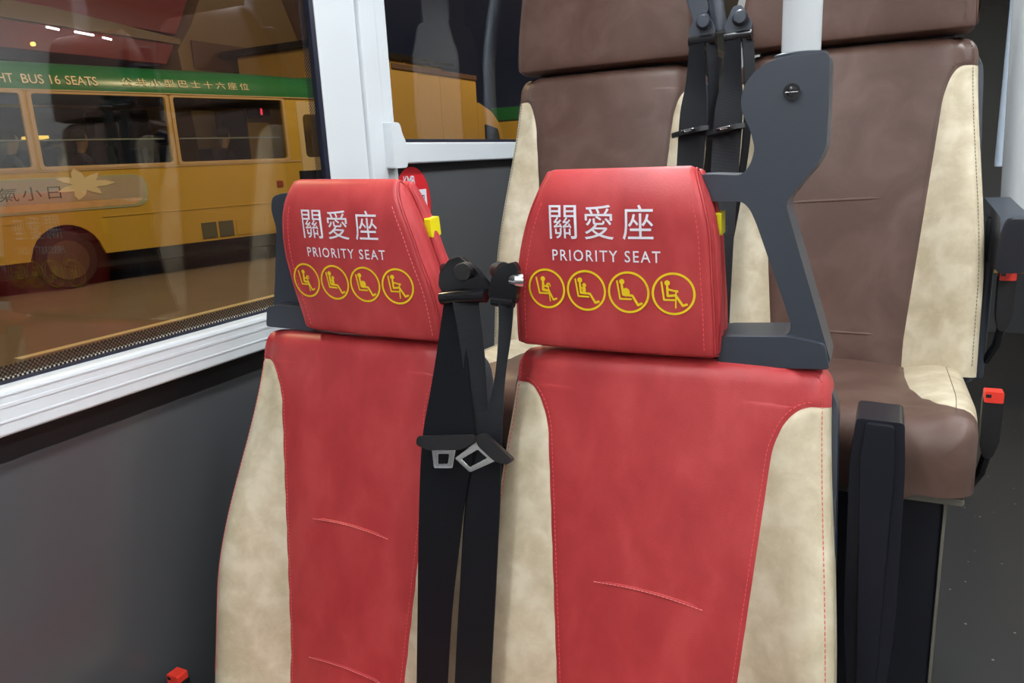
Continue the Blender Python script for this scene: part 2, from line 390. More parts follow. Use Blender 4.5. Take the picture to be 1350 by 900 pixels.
# ------------------------------------------------------------------ upholstery builders
class Frame:
    """local seat frame: x sideways from centre, s along the panel, d out of the panel"""
    def __init__(s, C, O, t, n, cut=0): s.C, s.O, s.t, s.n, s.cut = C, Vector(O), Vector(t).normalized(), Vector(n).normalized(), cut
    def p(s, x, ss, d):
        if s.cut * x > 0: x *= 1 - 0.13 * (1 - smooth01(ss / 0.3))     # inner top corner slopes in
        return s.O + Vector((s.C + x, 0, 0)) + s.t * ss + s.n * d
class Upholstery:
    def __init__(u, fr, length, edge, inner, s0, Ls, bol, r=0.022, rt=0.03, back=0.085, cr=0.035, puff=0.006, inner_side=0):
        u.inner_side = inner_side
        u.fr, u.length, u.edge0, u.inner, u.s0, u.Ls, u.bol, u.r, u.rt, u.back, u.cr, u.puff = fr, length, edge, inner, s0, Ls, bol, r, rt, back, cr, puff
    def edge(u, s):
        e = u.edge0(s)
        if s < u.cr: e -= u.cr * (1 - math.sqrt(max(0, 1 - ((u.cr - s) / u.cr) ** 2)))
        return e
    def seam(u, s):
        e = u.edge(s) - u.r
        if s <= u.s0: return e
        q = (s - u.s0) / u.Ls
        g = 1 - math.sqrt(max(0, 1 - (1 - q) ** 2)) if q < 1 else 0.0
        a = u.inner(s); return a + (e - a) * g
    def depth(u, x, s):
        e = u.edge(s) - u.r; h = min(u.seam(s), e); ax = abs(x)
        hi = u.inner(s)
        t = max(0.0, min(1.0, (ax - hi) / max(1e-4, e - hi)))
        k = 0.35 if u.inner_side * x > 0 and u.bol(s) > 0 else 1.0
        d = k * u.bol(s) * t * t * (3 - 2 * t) + u.puff * (1 - (min(ax, hi) / hi) ** 2)
        if ax > hi: d += 0.35 * u.puff * math.sin(PI * t)
        return d
    def groove(u, x, s):
        best = 1.0
        for (sx, ss) in u.seampoly:
            dd = (abs(x) - sx) ** 2 + (s - ss) ** 2
            if dd < best: best = dd
        return -0.0032 * math.exp(-best / (0.0045 ** 2))
    def point(u, x, s, lift=0.0):
        return u.fr.p(x, s, u.depth(x, s) + lift)
    def rows(u):
        R = []
        R.append((0.0, u.back)); R.append((0.0, (u.rt + u.back) * 0.5))
        for k in range(7):
            a = PI / 2 * (1 - k / 6); R.append((u.rt * (1 - math.sin(a)), u.rt * (1 - math.cos(a))))
        ss = [u.s0] if u.s0 > u.rt + 0.002 else []
        s = u.rt
        while s < u.s0 - 0.008: s += 0.008; ss.append(min(s, u.s0))
        q = 0.0
        for k in range(1, 17): ss.append(u.s0 + u.Ls * (k / 16) ** 1.8)
        s = u.s0 + u.Ls
        while s < u.length: s += 0.02; ss.append(min(s, u.length))
        return R + [(v, 0.0) for v in sorted(set(round(v, 5) for v in ss))]
    def build(u, mats, names, parent):
        u.seampoly = [(u.seam(u.s0 + u.Ls * (k / 20) ** 1.8), u.s0 + u.Ls * (k / 20) ** 1.8) for k in range(21)]
        s = u.s0 + u.Ls
        while s < u.length: u.seampoly.append((u.seam(s), s)); s += 0.012
        R = u.rows()
        TC = [0, .012, .03, .06, .12, .22, .36, .5, .64, .78, .88, .94, .97, .988, 1]
        TW = [0, .04, .1, .2, .35, .5, .65, .8, .9, .96, 1]
        A = [k / 5 * PI / 2 for k in range(1, 6)]
        geo = {'c': ([], []), 'l': ([], []), 'r': ([], [])}
        def pt(x, s, db, roll):  # roll = (extra x, extra back)
            e = u.edge(s) - u.r
            xb = max(-e, min(e, x))
            d = u.depth(xb, s) + u.groove(xb, s) - max(db, roll[1])
            return u.fr.p(xb + roll[0], s, d)
        def rollcols(sgn):
            c = [(sgn * u.r * math.sin(a), u.r * (1 - math.cos(a))) for a in A]
            return c + [(sgn * u.r, (u.r + u.back) * 0.5), (sgn * u.r, u.back)]
        prev = None
        for (s, db) in R:
            sm = u.seam(s); e = u.edge(s) - u.r
            row = {'cc': [pt(-sm + 2 * sm * t, s, db, (0, 0)) for t in TC],
                   'lw': [pt(-sm - (e - sm) * t, s, db, (0, 0)) for t in TW], 'rw': [pt(sm + (e - sm) * t, s, db, (0, 0)) for t in TW],
                   'lr': [pt(-e, s, db, (0, 0))] + [pt(-e, s, db, q) for q in rollcols(-1)], 'rr': [pt(e, s, db, (0, 0))] + [pt(e, s, db, q) for q in rollcols(1)]}
            if prev:
                ps, prow = prev
                top = ps < u.s0 - 1e-6 or False
                def quad(key, a, b):
                    V, F = geo[key]
                    for k in range(len(a) - 1):
                        o = len(V); V += [a[k], a[k + 1], b[k + 1], b[k]]; F.append((o, o + 1, o + 2, o + 3))
                quad('c', prow['cc'], row['cc'])
                if top:
                    quad('c', prow['lr'], row['lr']); quad('c', prow['rr'], row['rr'])
                else:
                    quad('l', prow['lw'], row['lw']); quad('r', prow['rw'], row['rw'])
                    quad('l', prow['lr'], row['lr']); quad('r', prow['rr'], row['rr'])
            prev = (s, row)
        obs = []
        for key, nm, mt in (('c', names[0], mats[0]), ('l', names[1], mats[1]), ('r', names[1], mats[1])):
            V, F = geo[key]; obs.append(raw_weld(nm, V, F, mt, parent))
        return obs
def raw_weld(name, V, F, mat, parent):
    me = bpy.data.meshes.new(name); me.from_pydata([tuple(v) for v in V], [], F)
    bm = bmesh.new(); bm.from_mesh(me); bpy.data.meshes.remove(me)
    bmesh.ops.remove_doubles(bm, verts=bm.verts, dist=0.00005)
    bmesh.ops.dissolve_degenerate(bm, edges=bm.edges, dist=1e-6)
    return finish(bm, name, mat, parent, 70)
def stitches(name, path, mat, parent, pitch=0.0072, ln=0.0045, r=0.0007):
    """path: list of points; little thread dashes along it"""
    bm = bmesh.new(); acc = 0.0; i = 0
    P = [Vector(p) for p in path]; cum = [0.0]
    for a, b in zip(P, P[1:]): cum.append(cum[-1] + (b - a).length)
    def at(d):
        j = max(0, min(len(P) - 2, int(np.searchsorted(cum, d) - 1))); l = cum[j + 1] - cum[j]
        return P[j].lerp(P[j + 1], (d - cum[j]) / l if l > 1e-9 else 0)
    d = 0.002
    while d + ln < cum[-1]:
        bm_tube(bm, [at(d), at(d + ln)], r, 4); d += pitch
    o = finish(bm, name, mat, parent); o['kind'] = 'stuff'; return o

def closed_cat(P, n=5):
    out = []; N = len(P)
    for i in range(N):
        p0, p1, p2, p3 = [np.array(P[(i + k - 1) % N], float) for k in range(4)]
        for k in range(n):
            t = k / n
            out.append(tuple(0.5 * (2 * p1 + (p2 - p0) * t + (2 * p0 - 5 * p1 + 4 * p2 - p3) * t * t + (3 * p1 - p0 - 3 * p2 + p3) * t ** 3)))
    return out
def pillow(cx, prof, wfun, r, bulge, dome, mat, parent, names, side_mat=None, tilt=0.0, off=(0, 0), xo=lambda z: 0.0, piping=False):
    """loft of a side profile (y, z) across the width; returns [cover, side, side]"""
    P = closed_cat(prof, 4); N = len(P)
    cy_ = sum(p[0] for p in P) / N; cz_ = sum(p[1] for p in P) / N
    nor = []
    for i in range(N):
        a, b = P[i - 1], P[(i + 1) % N]; t = Vector((b[0] - a[0], b[1] - a[1])).normalized()
        nn = Vector((t.y, -t.x))
        nor.append(nn)
    # orient normals outward
    area = sum(P[i - 1][0] * P[i][1] - P[i][0] * P[i - 1][1] for i in range(N))
    if area < 0: nor = [-q for q in nor]
    zmin = min(p[1] for p in P)
    def ringpts(x_of, inset, k=0.0, t=0.0):
        out = []
        for i, (y, z) in enumerate(P):
            yy = y - nor[i].x * inset; zz = z - nor[i].y * inset
            yy = yy + (cy_ - yy) * k; zz = zz + (cz_ - zz) * k
            if nor[i].x < -0.3: yy -= bulge * (1 - t * t)
            x = x_of(zz) + xo(zz)
            out.append(Vector((cx + x + (zz - zmin) * tilt * 0, yy + off[0], zz + off[1] - (x * tilt))))
        return out
    main = []; sides = {}
    Tm = [-1, -.97, -.9, -.75, -.5, -.25, 0, .25, .5, .75, .9, .97, 1]
    aR = [10, 20, 30, 40, 50]
    def rl(sg, deg, extra=0.0):
        a = math.radians(deg); return ringpts(lambda z: sg * (wfun(z) / 2 - r + r * math.sin(a)), r * (1 - math.cos(a)) + extra, 0, 1)
    main += [rl(-1, d, 0.0026 if d == 50 else 0) for d in reversed(aR)]
    main += [ringpts(lambda z, t=t: t * (wfun(z) / 2 - r), 0, 0, t) for t in Tm]
    main += [rl(1, d, 0.0026 if d == 50 else 0) for d in aR]
    for sg in (-1, 1):
        R_ = [rl(sg, 50, 0.0026)] + [rl(sg, d) for d in (58, 68, 78, 90)]
        for k, dm in ((.12, .3), (.3, .6), (.55, .85), (.8, .97), (.98, 1.0)):
            R_.append(ringpts(lambda z, dm=dm: sg * (wfun(z) / 2 + dome * dm), r, k, 1))
        sides[sg] = R_
    def loft(R_, nm, m):
        V = [v for q in R_ for v in q]; F = []
        for i in range(len(R_) - 1):
            for k in range(N):
                F.append((i * N + k, i * N + (k + 1) % N, (i + 1) * N + (k + 1) % N, (i + 1) * N + k))
        return raw_weld(nm, V, F, m, parent)
    if piping:
        for sg in (-1, 1):
            rr = rl(sg, 46, -0.0004); tube('piping', rr + [rr[0]], 0.0019, mat, parent, 6)
    a = loft(main, names[0], mat)
    b = loft(sides[-1], names[1], side_mat or mat); c = loft(sides[1], names[1], side_mat or mat)
    return a, b, c

# ------------------------------------------------------------------ the bus shell
FLOOR_Z = -1.10; CEIL_Z = 0.92; WX = -1.20
def struct(o): o['kind'] = 'structure'; return o
struct(box('floor', -1.30, 1.40, -2.2, 7.0, FLOOR_Z - 0.06, FLOOR_Z, M['floor'], bev=0))
struct(box('ceiling', -1.30, 1.40, -2.2, 7.0, CEIL_Z, CEIL_Z + 0.05, M['ceiling'], bev=0))
struct(box('wall_right', 1.32, 1.40, -2.2, 7.0, FLOOR_Z, CEIL_Z, M['wall_pale'], bev=0))
struct(box('wall_back', -1.30, 1.40, 6.95, 7.03, FLOOR_Z, CEIL_Z, M['panel_light'], bev=0))
struct(box('wall_front', -1.30, 1.40, -2.28, -2.2, FLOOR_Z, CEIL_Z, M['wall_pale'], bev=0))
for xs, ln in ((-0.42, 'led strip light in the ceiling over the window seats'), (0.72, 'led strip light in the ceiling over the aisle')):
    t = empty('ceiling_light', (xs, 0.2, CEIL_Z), ln, 'ceiling light', 'ceiling light strips')
    box('housing', xs - 0.085, xs + 0.085, -1.9, 2.95, CEIL_Z - 0.022, CEIL_Z, M['white'], t, 0.004)
    box('diffuser', xs - 0.065, xs + 0.065, -1.85, 2.90, CEIL_Z - 0.030, CEIL_Z - 0.023, M['led'], t, 0.002)

# left wall: lower panels, sills, pillar, windows
wl = struct(box('wall_left', -1.30, -1.232, -2.2, 1.50, FLOOR_Z, -0.40, M['wallgrey'], bev=0))
box('upper_cove', -1.30, -1.20, -2.2, 7.0, 0.74, CEIL_Z, M['white'], wl, 0.01)
box('panel', -1.232, -1.222, -2.2, 1.52, FLOOR_Z, -0.425, M['wallgrey'], wl, 0.003)
box('panel', -1.232, -1.222, 1.79, 7.0, FLOOR_Z, -0.022, M['wallgrey'], wl, 0.003)
box('rear_wall_core', -1.30, -1.233, 1.50, 7.0, FLOOR_Z, -0.002, M['gap'], wl, 0)
box('shadow_gap', -1.245, -1.225, -2.2, 1.50, -0.43, -0.37, M['gap'], wl, 0)
box('shadow_gap', -1.245, -1.224, 1.79, 7.0, -0.024, 0.005, M['gap'], wl, 0)
# pillar between the two windows, built from three stepped profiles
pl = empty('trim_1', (-1.22, 1.64, FLOOR_Z)); struct(pl)
box('pillar_face', -1.2215, -1.205, 1.503, 1.66, FLOOR_Z, CEIL_Z, M['white'], pl, 0.006)
box('pillar_cover', -1.29, -1.195, 1.662, 1.735, FLOOR_Z, CEIL_Z, M['white'], pl, 0.008)
box('pillar_return', -1.29, -1.206, 1.735, 1.795, FLOOR_Z, CEIL_Z, M['white'], pl, 0.006)
def window(n, y0, y1, z0, z1, rail, frit):
    w = empty('window_%d' % n, (WX, (y0 + y1) / 2, z0)); struct(w)
    box('pane', -1.226, -1.221, y0, y1, z0 - 0.02, z1, M['glass'], w, 0)
    r = box('sill_rail', -1.262, -1.178 if n == 1 else -1.192, y0 - (0.0 if n == 1 else 0.02), y1, rail[0], rail[1], M['white'], w, 0.006, 3)
    h = rail[1] - rail[0]
    for q in ((0.62, 0.006), (0.30, 0.004), (0.86, 0.004)) if n == 1 else ():
        box('rib', -1.180, -1.1765, y0, y1, rail[0] + h * q[0], rail[0] + h * q[0] + q[1], M['white'], r, 0.0008)
    if frit:
        box('gasket', -1.2205, -1.210, y0, y1, rail[1] - 0.004, rail[1] + 0.004, M['gasket'], w, 0.001)
        box('gasket', -1.2205, -1.207, y1 - 0.016, y1, rail[1], z1, M['gasket'], w, 0.001)
        raw('frit_band', [(-1.2204, y0, rail[1]), (-1.2204, y1, rail[1]), (-1.2204, y1, rail[1] + 0.026), (-1.2204, y0, rail[1] + 0.026)], [(0, 1, 2, 3)], M['dots'], w)
        raw('frit_band', [(-1.2203, y1 - 0.036, rail[1] + 0.026), (-1.2203, y1 - 0.014, rail[1] + 0.026), (-1.2203, y1 - 0.014, z1), (-1.2203, y1 - 0.036, z1)], [(0, 1, 2, 3)], M['dots'], w)
    else:
        box('gasket', -1.2205, -1.205, y0, y1, rail[1] - 0.002, rail[1] + 0.010, M['gasket'], w, 0.001)
    return w
window(1, -2.1, 1.503, -0.30, 0.745, (-0.372, -0.300), True)
w2 = window(2, 1.795, 6.9, 0.062, 0.745, (0.002, 0.060), False)
# corner block and moulded end where the rear rail meets the pillar
prism('rail_end_block', rounded([(1.722, -0.008), (1.786, -0.008), (1.786, 0.060), (1.770, 0.080), (1.762, 0.11), (1.722, 0.11)], [.006, .014, .012, .02, .02, .004], 4), YZ, -1.205, -1.168, M['white'], w2, bev=0.010, seg=3)
# cleaning-reminder sticker on the grey panel
st = empty('sticker', (-1.2215, 1.85, -0.20), 'oval red sticker with white lettering on the grey side panel', 'sticker')
ell = [(1.880 + 0.094 * math.cos(2 * PI * k / 48), -0.108 + 0.102 * math.sin(2 * PI * k / 48)) for k in range(48)]
prism('backing', ell, YZ, -1.2219, -1.2209, M['sticker_red'], st)
SX = -1.2205
# wall runs left to right along +y as seen from inside
lay('logo_lettering', merge(shift(text_geo('KMB', 0.058, 0.027, 0.86), 1.866, -0.045)), lambda a, b: (SX, a, b), M['print_white'], st)
prism('white_label', [(1.828, -0.165), (1.953, -0.165), (1.953, -0.072), (1.828, -0.072)], YZ, -1.2209, -1.2206, M['print_white'], st)
lay('label_lettering', merge(shift(text_geo('清潔', 0.085, 0.040), 1.898, -0.106)), lambda a, b: (SX + 0.0004, a, b), M['ink'], st)

# ------------------------------------------------------------------ seats
def lerp_tab(tab):
    xs = [t[0] for t in tab]; ys = [t[1] for t in tab]
    return lambda s: float(np.interp(s, xs, ys))
def seat_back(C, Y0, z0, ang, mats, threads, parent, length=0.68, we=0.0, bo=0.078, inner=0, cut=0):
    a = math.radians(ang)
    fr = Frame(C, (0, Y0, z0), (0, -math.sin(a), -math.cos(a)), (0, -math.cos(a), math.sin(a)), cut)
    up = Upholstery(fr, length, lambda s: 0.238 - we + 0.031 * smooth01(s / 0.5), lambda s: 0.170 - 0.085 * max(0, min(s - 0.1, 0.5)), 0.058, 0.075,
                    lambda s: -0.018 + bo * smooth01(s / 0.5), inner_side=inner)
    obs = up.build(mats, ('backrest_panel', 'side_bolster'), parent)
    # thread along both seams and down the outer edges of the bolsters
    for sg in (-1, 1):
        pth = []
        n = 150
        for k in range(n + 1):
            q = k / n; s = up.s0 + (up.length - up.s0 - 0.01) * q ** 1.6
            x0 = up.seam(s); x1 = up.seam(s + 0.001); tx, ts = (x1 - x0), 0.001
            l = math.hypot(tx, ts); nx, ns = -ts / l, tx / l   # toward the centre / top
            pth.append(up.point(sg * (x0 + nx * 0.0065), s + ns * 0.0065, 0.0001))
        stitches('stitching', pth, threads[0], obs[0])
        pth = []
        for k in range(80):
            s = 0.012 + (up.length - 0.03) * k / 79
            pth.append(up.point(sg * (up.edge(s) - up.r), s, 0.0) + Vector((sg * 0.0115, 0, 0)) - up.fr.n * 0.0029)
        stitches('stitching', pth, threads[1], obs[1 if sg < 0 else 2])
    return up, obs
def crease(up, x0, x1, s0, s1, sag, mat, parent, r=0.0035):
    P = [];
    for k in range(25):
        t = k / 24; P.append(up.point(x0 + (x1 - x0) * t, s0 + (s1 - s0) * t - sag * math.sin(PI * t), -r * 0.45))
    rad = [max(0.0006, r * min(1, 6 * min(k, 24 - k) / 24)) for k in range(25)]
    return tube('stitched_tuck', P, rad, mat, parent, 8)
def shell(C, Y0, z0, ang, parent, h=0.66, w=0.258, top=0.02, cut=0):
    a = math.radians(ang)
    fr = Frame(C, (0, Y0, z0), (0, -math.sin(a), -math.cos(a)), (0, -math.cos(a), math.sin(a)), cut)
    out = rounded([(-w + 0.012, top), (w - 0.012, top), (w + 0.012, h), (-w - 0.012, h)], [0.05, 0.05, 0.02, 0.02], 5)
    return prism('backrest_shell', out, lambda x, s, d: fr.p(x, s, -d), 0.045, 0.115, M['plastic'], parent, bev=0.014, seg=3)

def cushion(C, Yf, zf, depth, rise, mats, threads, parent):
    a = math.atan2(rise, depth)
    fr = Frame(C, (0, Yf, zf), (0, math.cos(a), -math.sin(a)), (0, math.sin(a), math.cos(a)))
    up = Upholstery(fr, depth, lambda s: 0.226 + 0.01 * smooth01(s / 0.2), lambda s: 0.132, depth - 0.33, 0.26,
                    lambda s: 0.012, r=0.03, rt=0.055, back=0.118, cr=0.05, puff=0.012)
    obs = up.build(mats, ('cushion_panel', 'cushion_bolster'), parent)
    for sg in (-1, 1):
        pth = [up.point(sg * (up.edge(s) - up.r - 0.002), s, 0.0001) for s in [0.06 + (depth - 0.08) * k / 40 for k in range(41)]]
        stitches('stitching', pth, threads, obs[0])
    return up

def red_seat(C, hc, label, side):
    t = empty('priority_seat', (C, 1.0, FLOOR_Z), label, 'bus seat', 'red priority seats')
    up, obs = seat_back(C, 1.06, -0.29, 12, (M['red'], M['beige']), (M['redthread'], M['redthread']), t, inner=-side, cut=1 if side < 0 else 0)
    ds = -0.010 if side < 0 else 0.0
    for s_a in (0.352, 0.612):
        crease(up, -0.084, 0.094, s_a + ds, s_a + 0.010 + ds, 0.006, M['red'], obs[0])
        stitches('stitching', [up.point(-0.08 + 0.17 * k / 30, s_a + ds + 0.010 * k / 30 - 0.006 * math.sin(PI * k / 30), 0.0022) for k in range(31)], M['palethread'], obs[0], 0.0062, 0.0048, 0.0008)
    shell(C, 1.06, -0.29, 12, t, cut=1 if side < 0 else 0)
    # headrest
    prof = [(1.052, -0.284), (1.044, -0.272), (1.040, -0.20), (1.035, -0.12), (1.033, -0.075), (1.040, -0.042), (1.058, -0.019), (1.076, -0.030), (1.084, -0.066), (1.090, -0.13), (1.096, -0.20), (1.101, -0.268), (1.094, -0.286), (1.07, -0.289)]
    wt = lerp_tab([(-0.29, 0.312), (-0.2, 0.306), (-0.14, 0.292), (-0.10, 0.278), (-0.06, 0.252), (-0.04, 0.236), (-0.02, 0.218)])
    if side < 0: wt = lerp_tab([(-0.29, 0.290), (-0.2, 0.298), (-0.14, 0.286), (-0.10, 0.272), (-0.06, 0.248), (-0.04, 0.234), (-0.02, 0.216)])
    xo = (lambda z: 0.013 * smooth01((z + 0.2) / 0.17)) if side > 0 else (lambda z: 0.024 * smooth01((-0.12 - z) / 0.17) - 0.008 * smooth01((z + 0.2) / 0.17))
    wf = lambda z: sum(wt(z + d) for d in (-0.02, -0.01, 0, 0.01, 0.02)) / 5
    tilt = 0.03 if side < 0 else 0.012
    h, s1, s2 = pillow(hc, prof, wf, 0.014, 0.006, 0.005, M['red'], t, ('headrest', 'headrest_side'), tilt=tilt, xo=xo, piping=True)
    ys = sorted([(p[1], p[0]) for p in closed_cat(prof, 4) if p[0] < 1.06 and -0.28 < p[1] < -0.03])
    yf = lambda z: float(np.interp(z, [q[0] for q in ys], [q[1] for q in ys]))
    def face(a, b):
        tt = min(1.0, abs(a - xo(b)) / (wf(b) / 2 - 0.014)); return (hc + a, yf(b) - 0.006 * (1 - tt * tt) - 0.0015, b - a * tilt)
    lx = -0.008
    for ch, xx in (('關', lx - 0.056), ('愛', lx - 0.0005), ('座', lx + 0.056)):
        lay('printed_character', shift(text_geo(ch, 0.0435, 0.0485), xx, -0.0925), face, M['print_white'], h)
    lay('printed_words', shift(text_geo('PRIORITY SEAT', 0.162, 0.0165, 1.22), lx + 0.006, -0.1405), face, M['print_white'], h)
    for k in range(4):
        lay('printed_pictogram', shift(icon(k), -0.096 + 0.064 * k, -0.192, 0.0305), face, M['print_yellow'], h)
    for sg in (-1, 1):
        pth = []
        for k in range(60):
            z = -0.275 + 0.215 * k / 59
            x = sg * (wf(z) / 2 - 0.014 - 0.004); xx = x + xo(z); pth.append((hc + xx, yf(z) - 0.006 * (1 - min(1, abs(x) / (wf(z) / 2 - 0.014)) ** 2) - 0.0004, z - xx * tilt))
        stitches('stitching', pth, M['palethread'] if side < 0 and sg > 0 else M['redthread'], h)
    # separate rear flap of the cover and its yellow tape
    bprof = [(1.108, -0.272), (1.100, -0.20), (1.094, -0.12), (1.088, -0.060), (1.086, -0.034), (1.094, -0.024), (1.106, -0.034), (1.116, -0.070), (1.124, -0.14), (1.136, -0.270)]
    fl = pillow(hc, bprof, lambda z: wf(z) - 0.004 + 0.002, 0.005, 0, 0.003, M['red'], t, ('headrest_flap', 'headrest_flap_edge'), tilt=tilt, xo=xo)
    tp = [(1.0835, -0.128), (1.0835, -0.098), (1.128, -0.096), (1.140, -0.126)]
    wz = wf(-0.090) - 0.004 + 0.002
    raw_tape = []
    for sg in (-1, 1):
        x = hc + xo(-0.1) + sg * (wz / 2 + 0.0072)
        prism('yellow_tape', rounded([(1.0915, -0.117), (1.0895, -0.085), (1.1190, -0.083), (1.1230, -0.115)], 0.003, 3), lambda a, b, d, sg=sg: (d + (0 if True else 0), a, b - (d - hc) * tilt), x - sg * 0.012, x, M['tag_yellow'], fl[0], bev=0.001)
    # cushion and pedestal
    cushion(C, 0.50, -0.955, 0.46, 0.012, (M['red'], M['beige']), M['redthread'], t)
    box('cushion_frame', C - 0.215, C + 0.215, 0.54, 1.0, -1.088, -1.074, M['black'], t, 0.006)
    box('pedestal', C - 0.17, C + 0.17, 0.62, 1.0, FLOOR_Z + 0.0005, -1.088, M['black'], t, 0.002)
    return t, up
SEAT_L, upL = red_seat(-0.832, -0.812, 'red and beige priority seat next to the window', -1)
SEAT_R, upR = red_seat(-0.287, -0.352, 'red and beige priority seat with the grey handle loop carrying the pole', 1)

# moulded handle loop with the pole socket, on the aisle seat
ho = [(-0.245, -0.033), (-0.216, -0.033), (-0.174, -0.036), (-0.163, -0.022), (-0.158, -0.002), (-0.165, 0.024), (-0.176, 0.045), (-0.178, 0.065), (-0.172, 0.082), (-0.160, 0.097), (-0.143, 0.107), (-0.122, 0.111), (-0.071, 0.111), (-0.069, 0.038), (-0.070, -0.006), (-0.081, -0.028), (-0.099, -0.050), (-0.117, -0.074), (-0.106, -0.111), (-0.052, -0.286), (-0.055, -0.297), (-0.19, -0.304), (-0.245, -0.304)]
hh = [(-0.225, -0.070), (-0.173, -0.071), (-0.163, -0.081), (-0.154, -0.100), (-0.104, -0.239), (-0.106, -0.253), (-0.122, -0.256), (-0.225, -0.259)]
HD = prism('handle_loop', rounded(ho, 0.008, 3), XZ, 1.080, 1.158, M['plastic'], SEAT_R, holes=[rounded(hh, 0.010, 3)], bev=0.016, seg=5)
prism('base_foot', rounded([(-0.20, -0.303), (-0.052, -0.297), (-0.060, -0.262), (-0.105, -0.254), (-0.20, -0.259)], 0.006, 3), XZ, 1.070, 1.165, M['plastic'], HD, bev=0.012, seg=3)
tube('socket_rim', [(-0.1085, 1.12, 0.106), (-0.1085, 1.12, 0.115), (-0.1085, 1.12, 0.1165)], [0.0335, 0.0335, 0.0315], M['plastic'], HD, 32)
bm = bmesh.new(); P = [(0.0, 0.0045), (0.004, 0.0042), (0.007, 0.003), (0.009, 0.0)]
bm_tube(bm, [(-0.1135, 1.0730, 0.0665), (-0.1135, 1.0750, 0.0665), (-0.1135, 1.0738, 0.0665), (-0.1135, 1.0730, 0.0665), (-0.1135, 1.0726, 0.0665)], [0.0105, 0.0103, 0.0090, 0.0065, 0.002], 20)
scr = finish(bm, 'screw_cap', M['gloss'], HD)
box('screw_slot', -0.1215, -0.1055, 1.0722, 1.0735, 0.0658, 0.0666, M['steel'], HD, 0.0003)
# plain loop on the window seat (mirrored, closed by a moulded web)
lo = [(-0.96, -0.038), (-1.008, -0.040), (-1.030, -0.046), (-1.036, -0.070), (-1.028, -0.106), (-1.050, -0.215), (-1.066, -0.286), (-1.03, -0.292), (-0.955, -0.298), (-0.93, -0.298), (-0.93, -0.045)]
LP = prism('handle_loop', rounded(lo, 0.010, 3), XZ, 1.105, 1.150, M['plastic'], SEAT_L, bev=0.012, seg=3)
prism('handle_web', rounded([(-0.94, -0.06), (-1.006, -0.060), (-1.006, -0.11), (-1.030, -0.262), (-0.94, -0.285)], 0.006, 3), XZ, 1.100, 1.112, M['plastic'], LP, bev=0.004)
prism('base_foot', rounded([(-0.94, -0.294), (-1.060, -0.290), (-1.052, -0.252), (-1.02, -0.246), (-0.94, -0.250)], 0.006, 3), XZ, 1.080, 1.160, M['plastic'], LP, bev=0.010, seg=3)

# upright armrest on the aisle seat
ar = prism('armrest', rounded([(0.000, -0.90), (0.040, -0.90), (0.052, -0.70), (0.050, -0.45), (0.045, -0.382), (-0.016, -0.380), (-0.022, -0.45), (-0.018, -0.70)], [.006, .006, .03, .02, .006, .006, .02, .03], 4), XZ, 1.125, 1.21, M['arm'], SEAT_R, bev=0.014, seg=3)
prism('armrest_pad', rounded([(0.008, -0.88), (0.030, -0.88), (0.036, -0.44), (0.032, -0.385), (-0.004, -0.384), (-0.008, -0.44)], 0.005, 3), XZ, 1.116, 1.13, M['arm'], ar, bev=0.005, seg=2)
tube('armrest_hinge', [(-0.06, 1.16, -0.895), (0.06, 1.16, -0.895)], 0.018, M['steel'], ar, 16)
box('armrest_bracket', -0.06, -0.015, 1.10, 1.20, -1.02, -0.87, M['black'], ar, 0.006)

def brown_seat(C, label, Y0=1.78, z0=0.195):
    t = empty('passenger_seat', (C, 1.55, FLOOR_Z), label, 'bus seat', 'brown and beige seats behind the red pair')
    up, obs = seat_back(C, Y0, z0, 10, (M['brown'], M['beige']), (M['brownthread'], M['brownthread']), t, 0.66, 0.012, 0.055)
    crease(up, -0.115, 0.085, 0.318, 0.312, 0.0, M['brown'], obs[0])
    crease(up, -0.075, 0.085, 0.585, 0.588, 0.0, M['brown'], obs[0])
    shell(C, Y0, z0, 10, t, 0.68, 0.248)
    o = Y0 - 1.06
    prof = [(Y0 - 0.004, z0 + 0.006), (Y0 - 0.012, z0 + 0.018), (Y0 - 0.014, z0 + 0.09), (Y0 - 0.016, z0 + 0.18), (Y0 - 0.014, z0 + 0.235), (Y0 - 0.002, z0 + 0.266), (Y0 + 0.022, z0 + 0.272), (Y0 + 0.05, z0 + 0.25), (Y0 + 0.065, z0 + 0.17), (Y0 + 0.075, z0 + 0.08), (Y0 + 0.08, z0 + 0.02), (Y0 + 0.07, z0 + 0.004), (Y0 + 0.03, z0 + 0.001)]
    wt = lerp_tab([(z0, 0.440), (z0 + 0.08, 0.428), (z0 + 0.18, 0.395), (z0 + 0.24, 0.35), (z0 + 0.28, 0.31)])
    h, a, b = pillow(C, prof, wt, 0.018, 0.006, 0.006, M['brown'], t, ('headrest', 'headrest_side'))
    for sg in (-1, 1):
        pth = [(C + sg * (wt(z) / 2 - 0.022), Y0 - 0.0152 - 0.001 * (z - z0) / 0.1, z) for z in [z0 + 0.02 + 0.21 * k / 50 for k in range(51)]]
        stitches('stitching', pth, M['brownthread'], h)
    box('headrest_backplate', C - 0.19, C + 0.19, Y0 + 0.06, Y0 + 0.10, z0 - 0.10, z0 + 0.22, M['plastic'], t, 0.012)
    cushion(C, 1.235, -0.425, 0.435, 0.022, (M['brown'], M['beige']), M['brownthread'], t)
    box('cushion_frame', C - 0.215, C + 0.215, 1.262, 1.70, -0.556, -0.543, M['frame_tan'], t, 0.004)
    box('pedestal', C - 0.20, C + 0.195, 1.33, 1.74, FLOOR_Z + 0.0005, -0.560, M['arm'], t, 0.008)
    box('pedestal_edge', C + 0.193, C + 0.198, 1.325, 1.34, FLOOR_Z + 0.0005, -0.560, M['frame_tan'], t, 0.001)
    return t, up
BR_L, _ = brown_seat(-0.605, 'brown and beige raised seat next to the rear window')
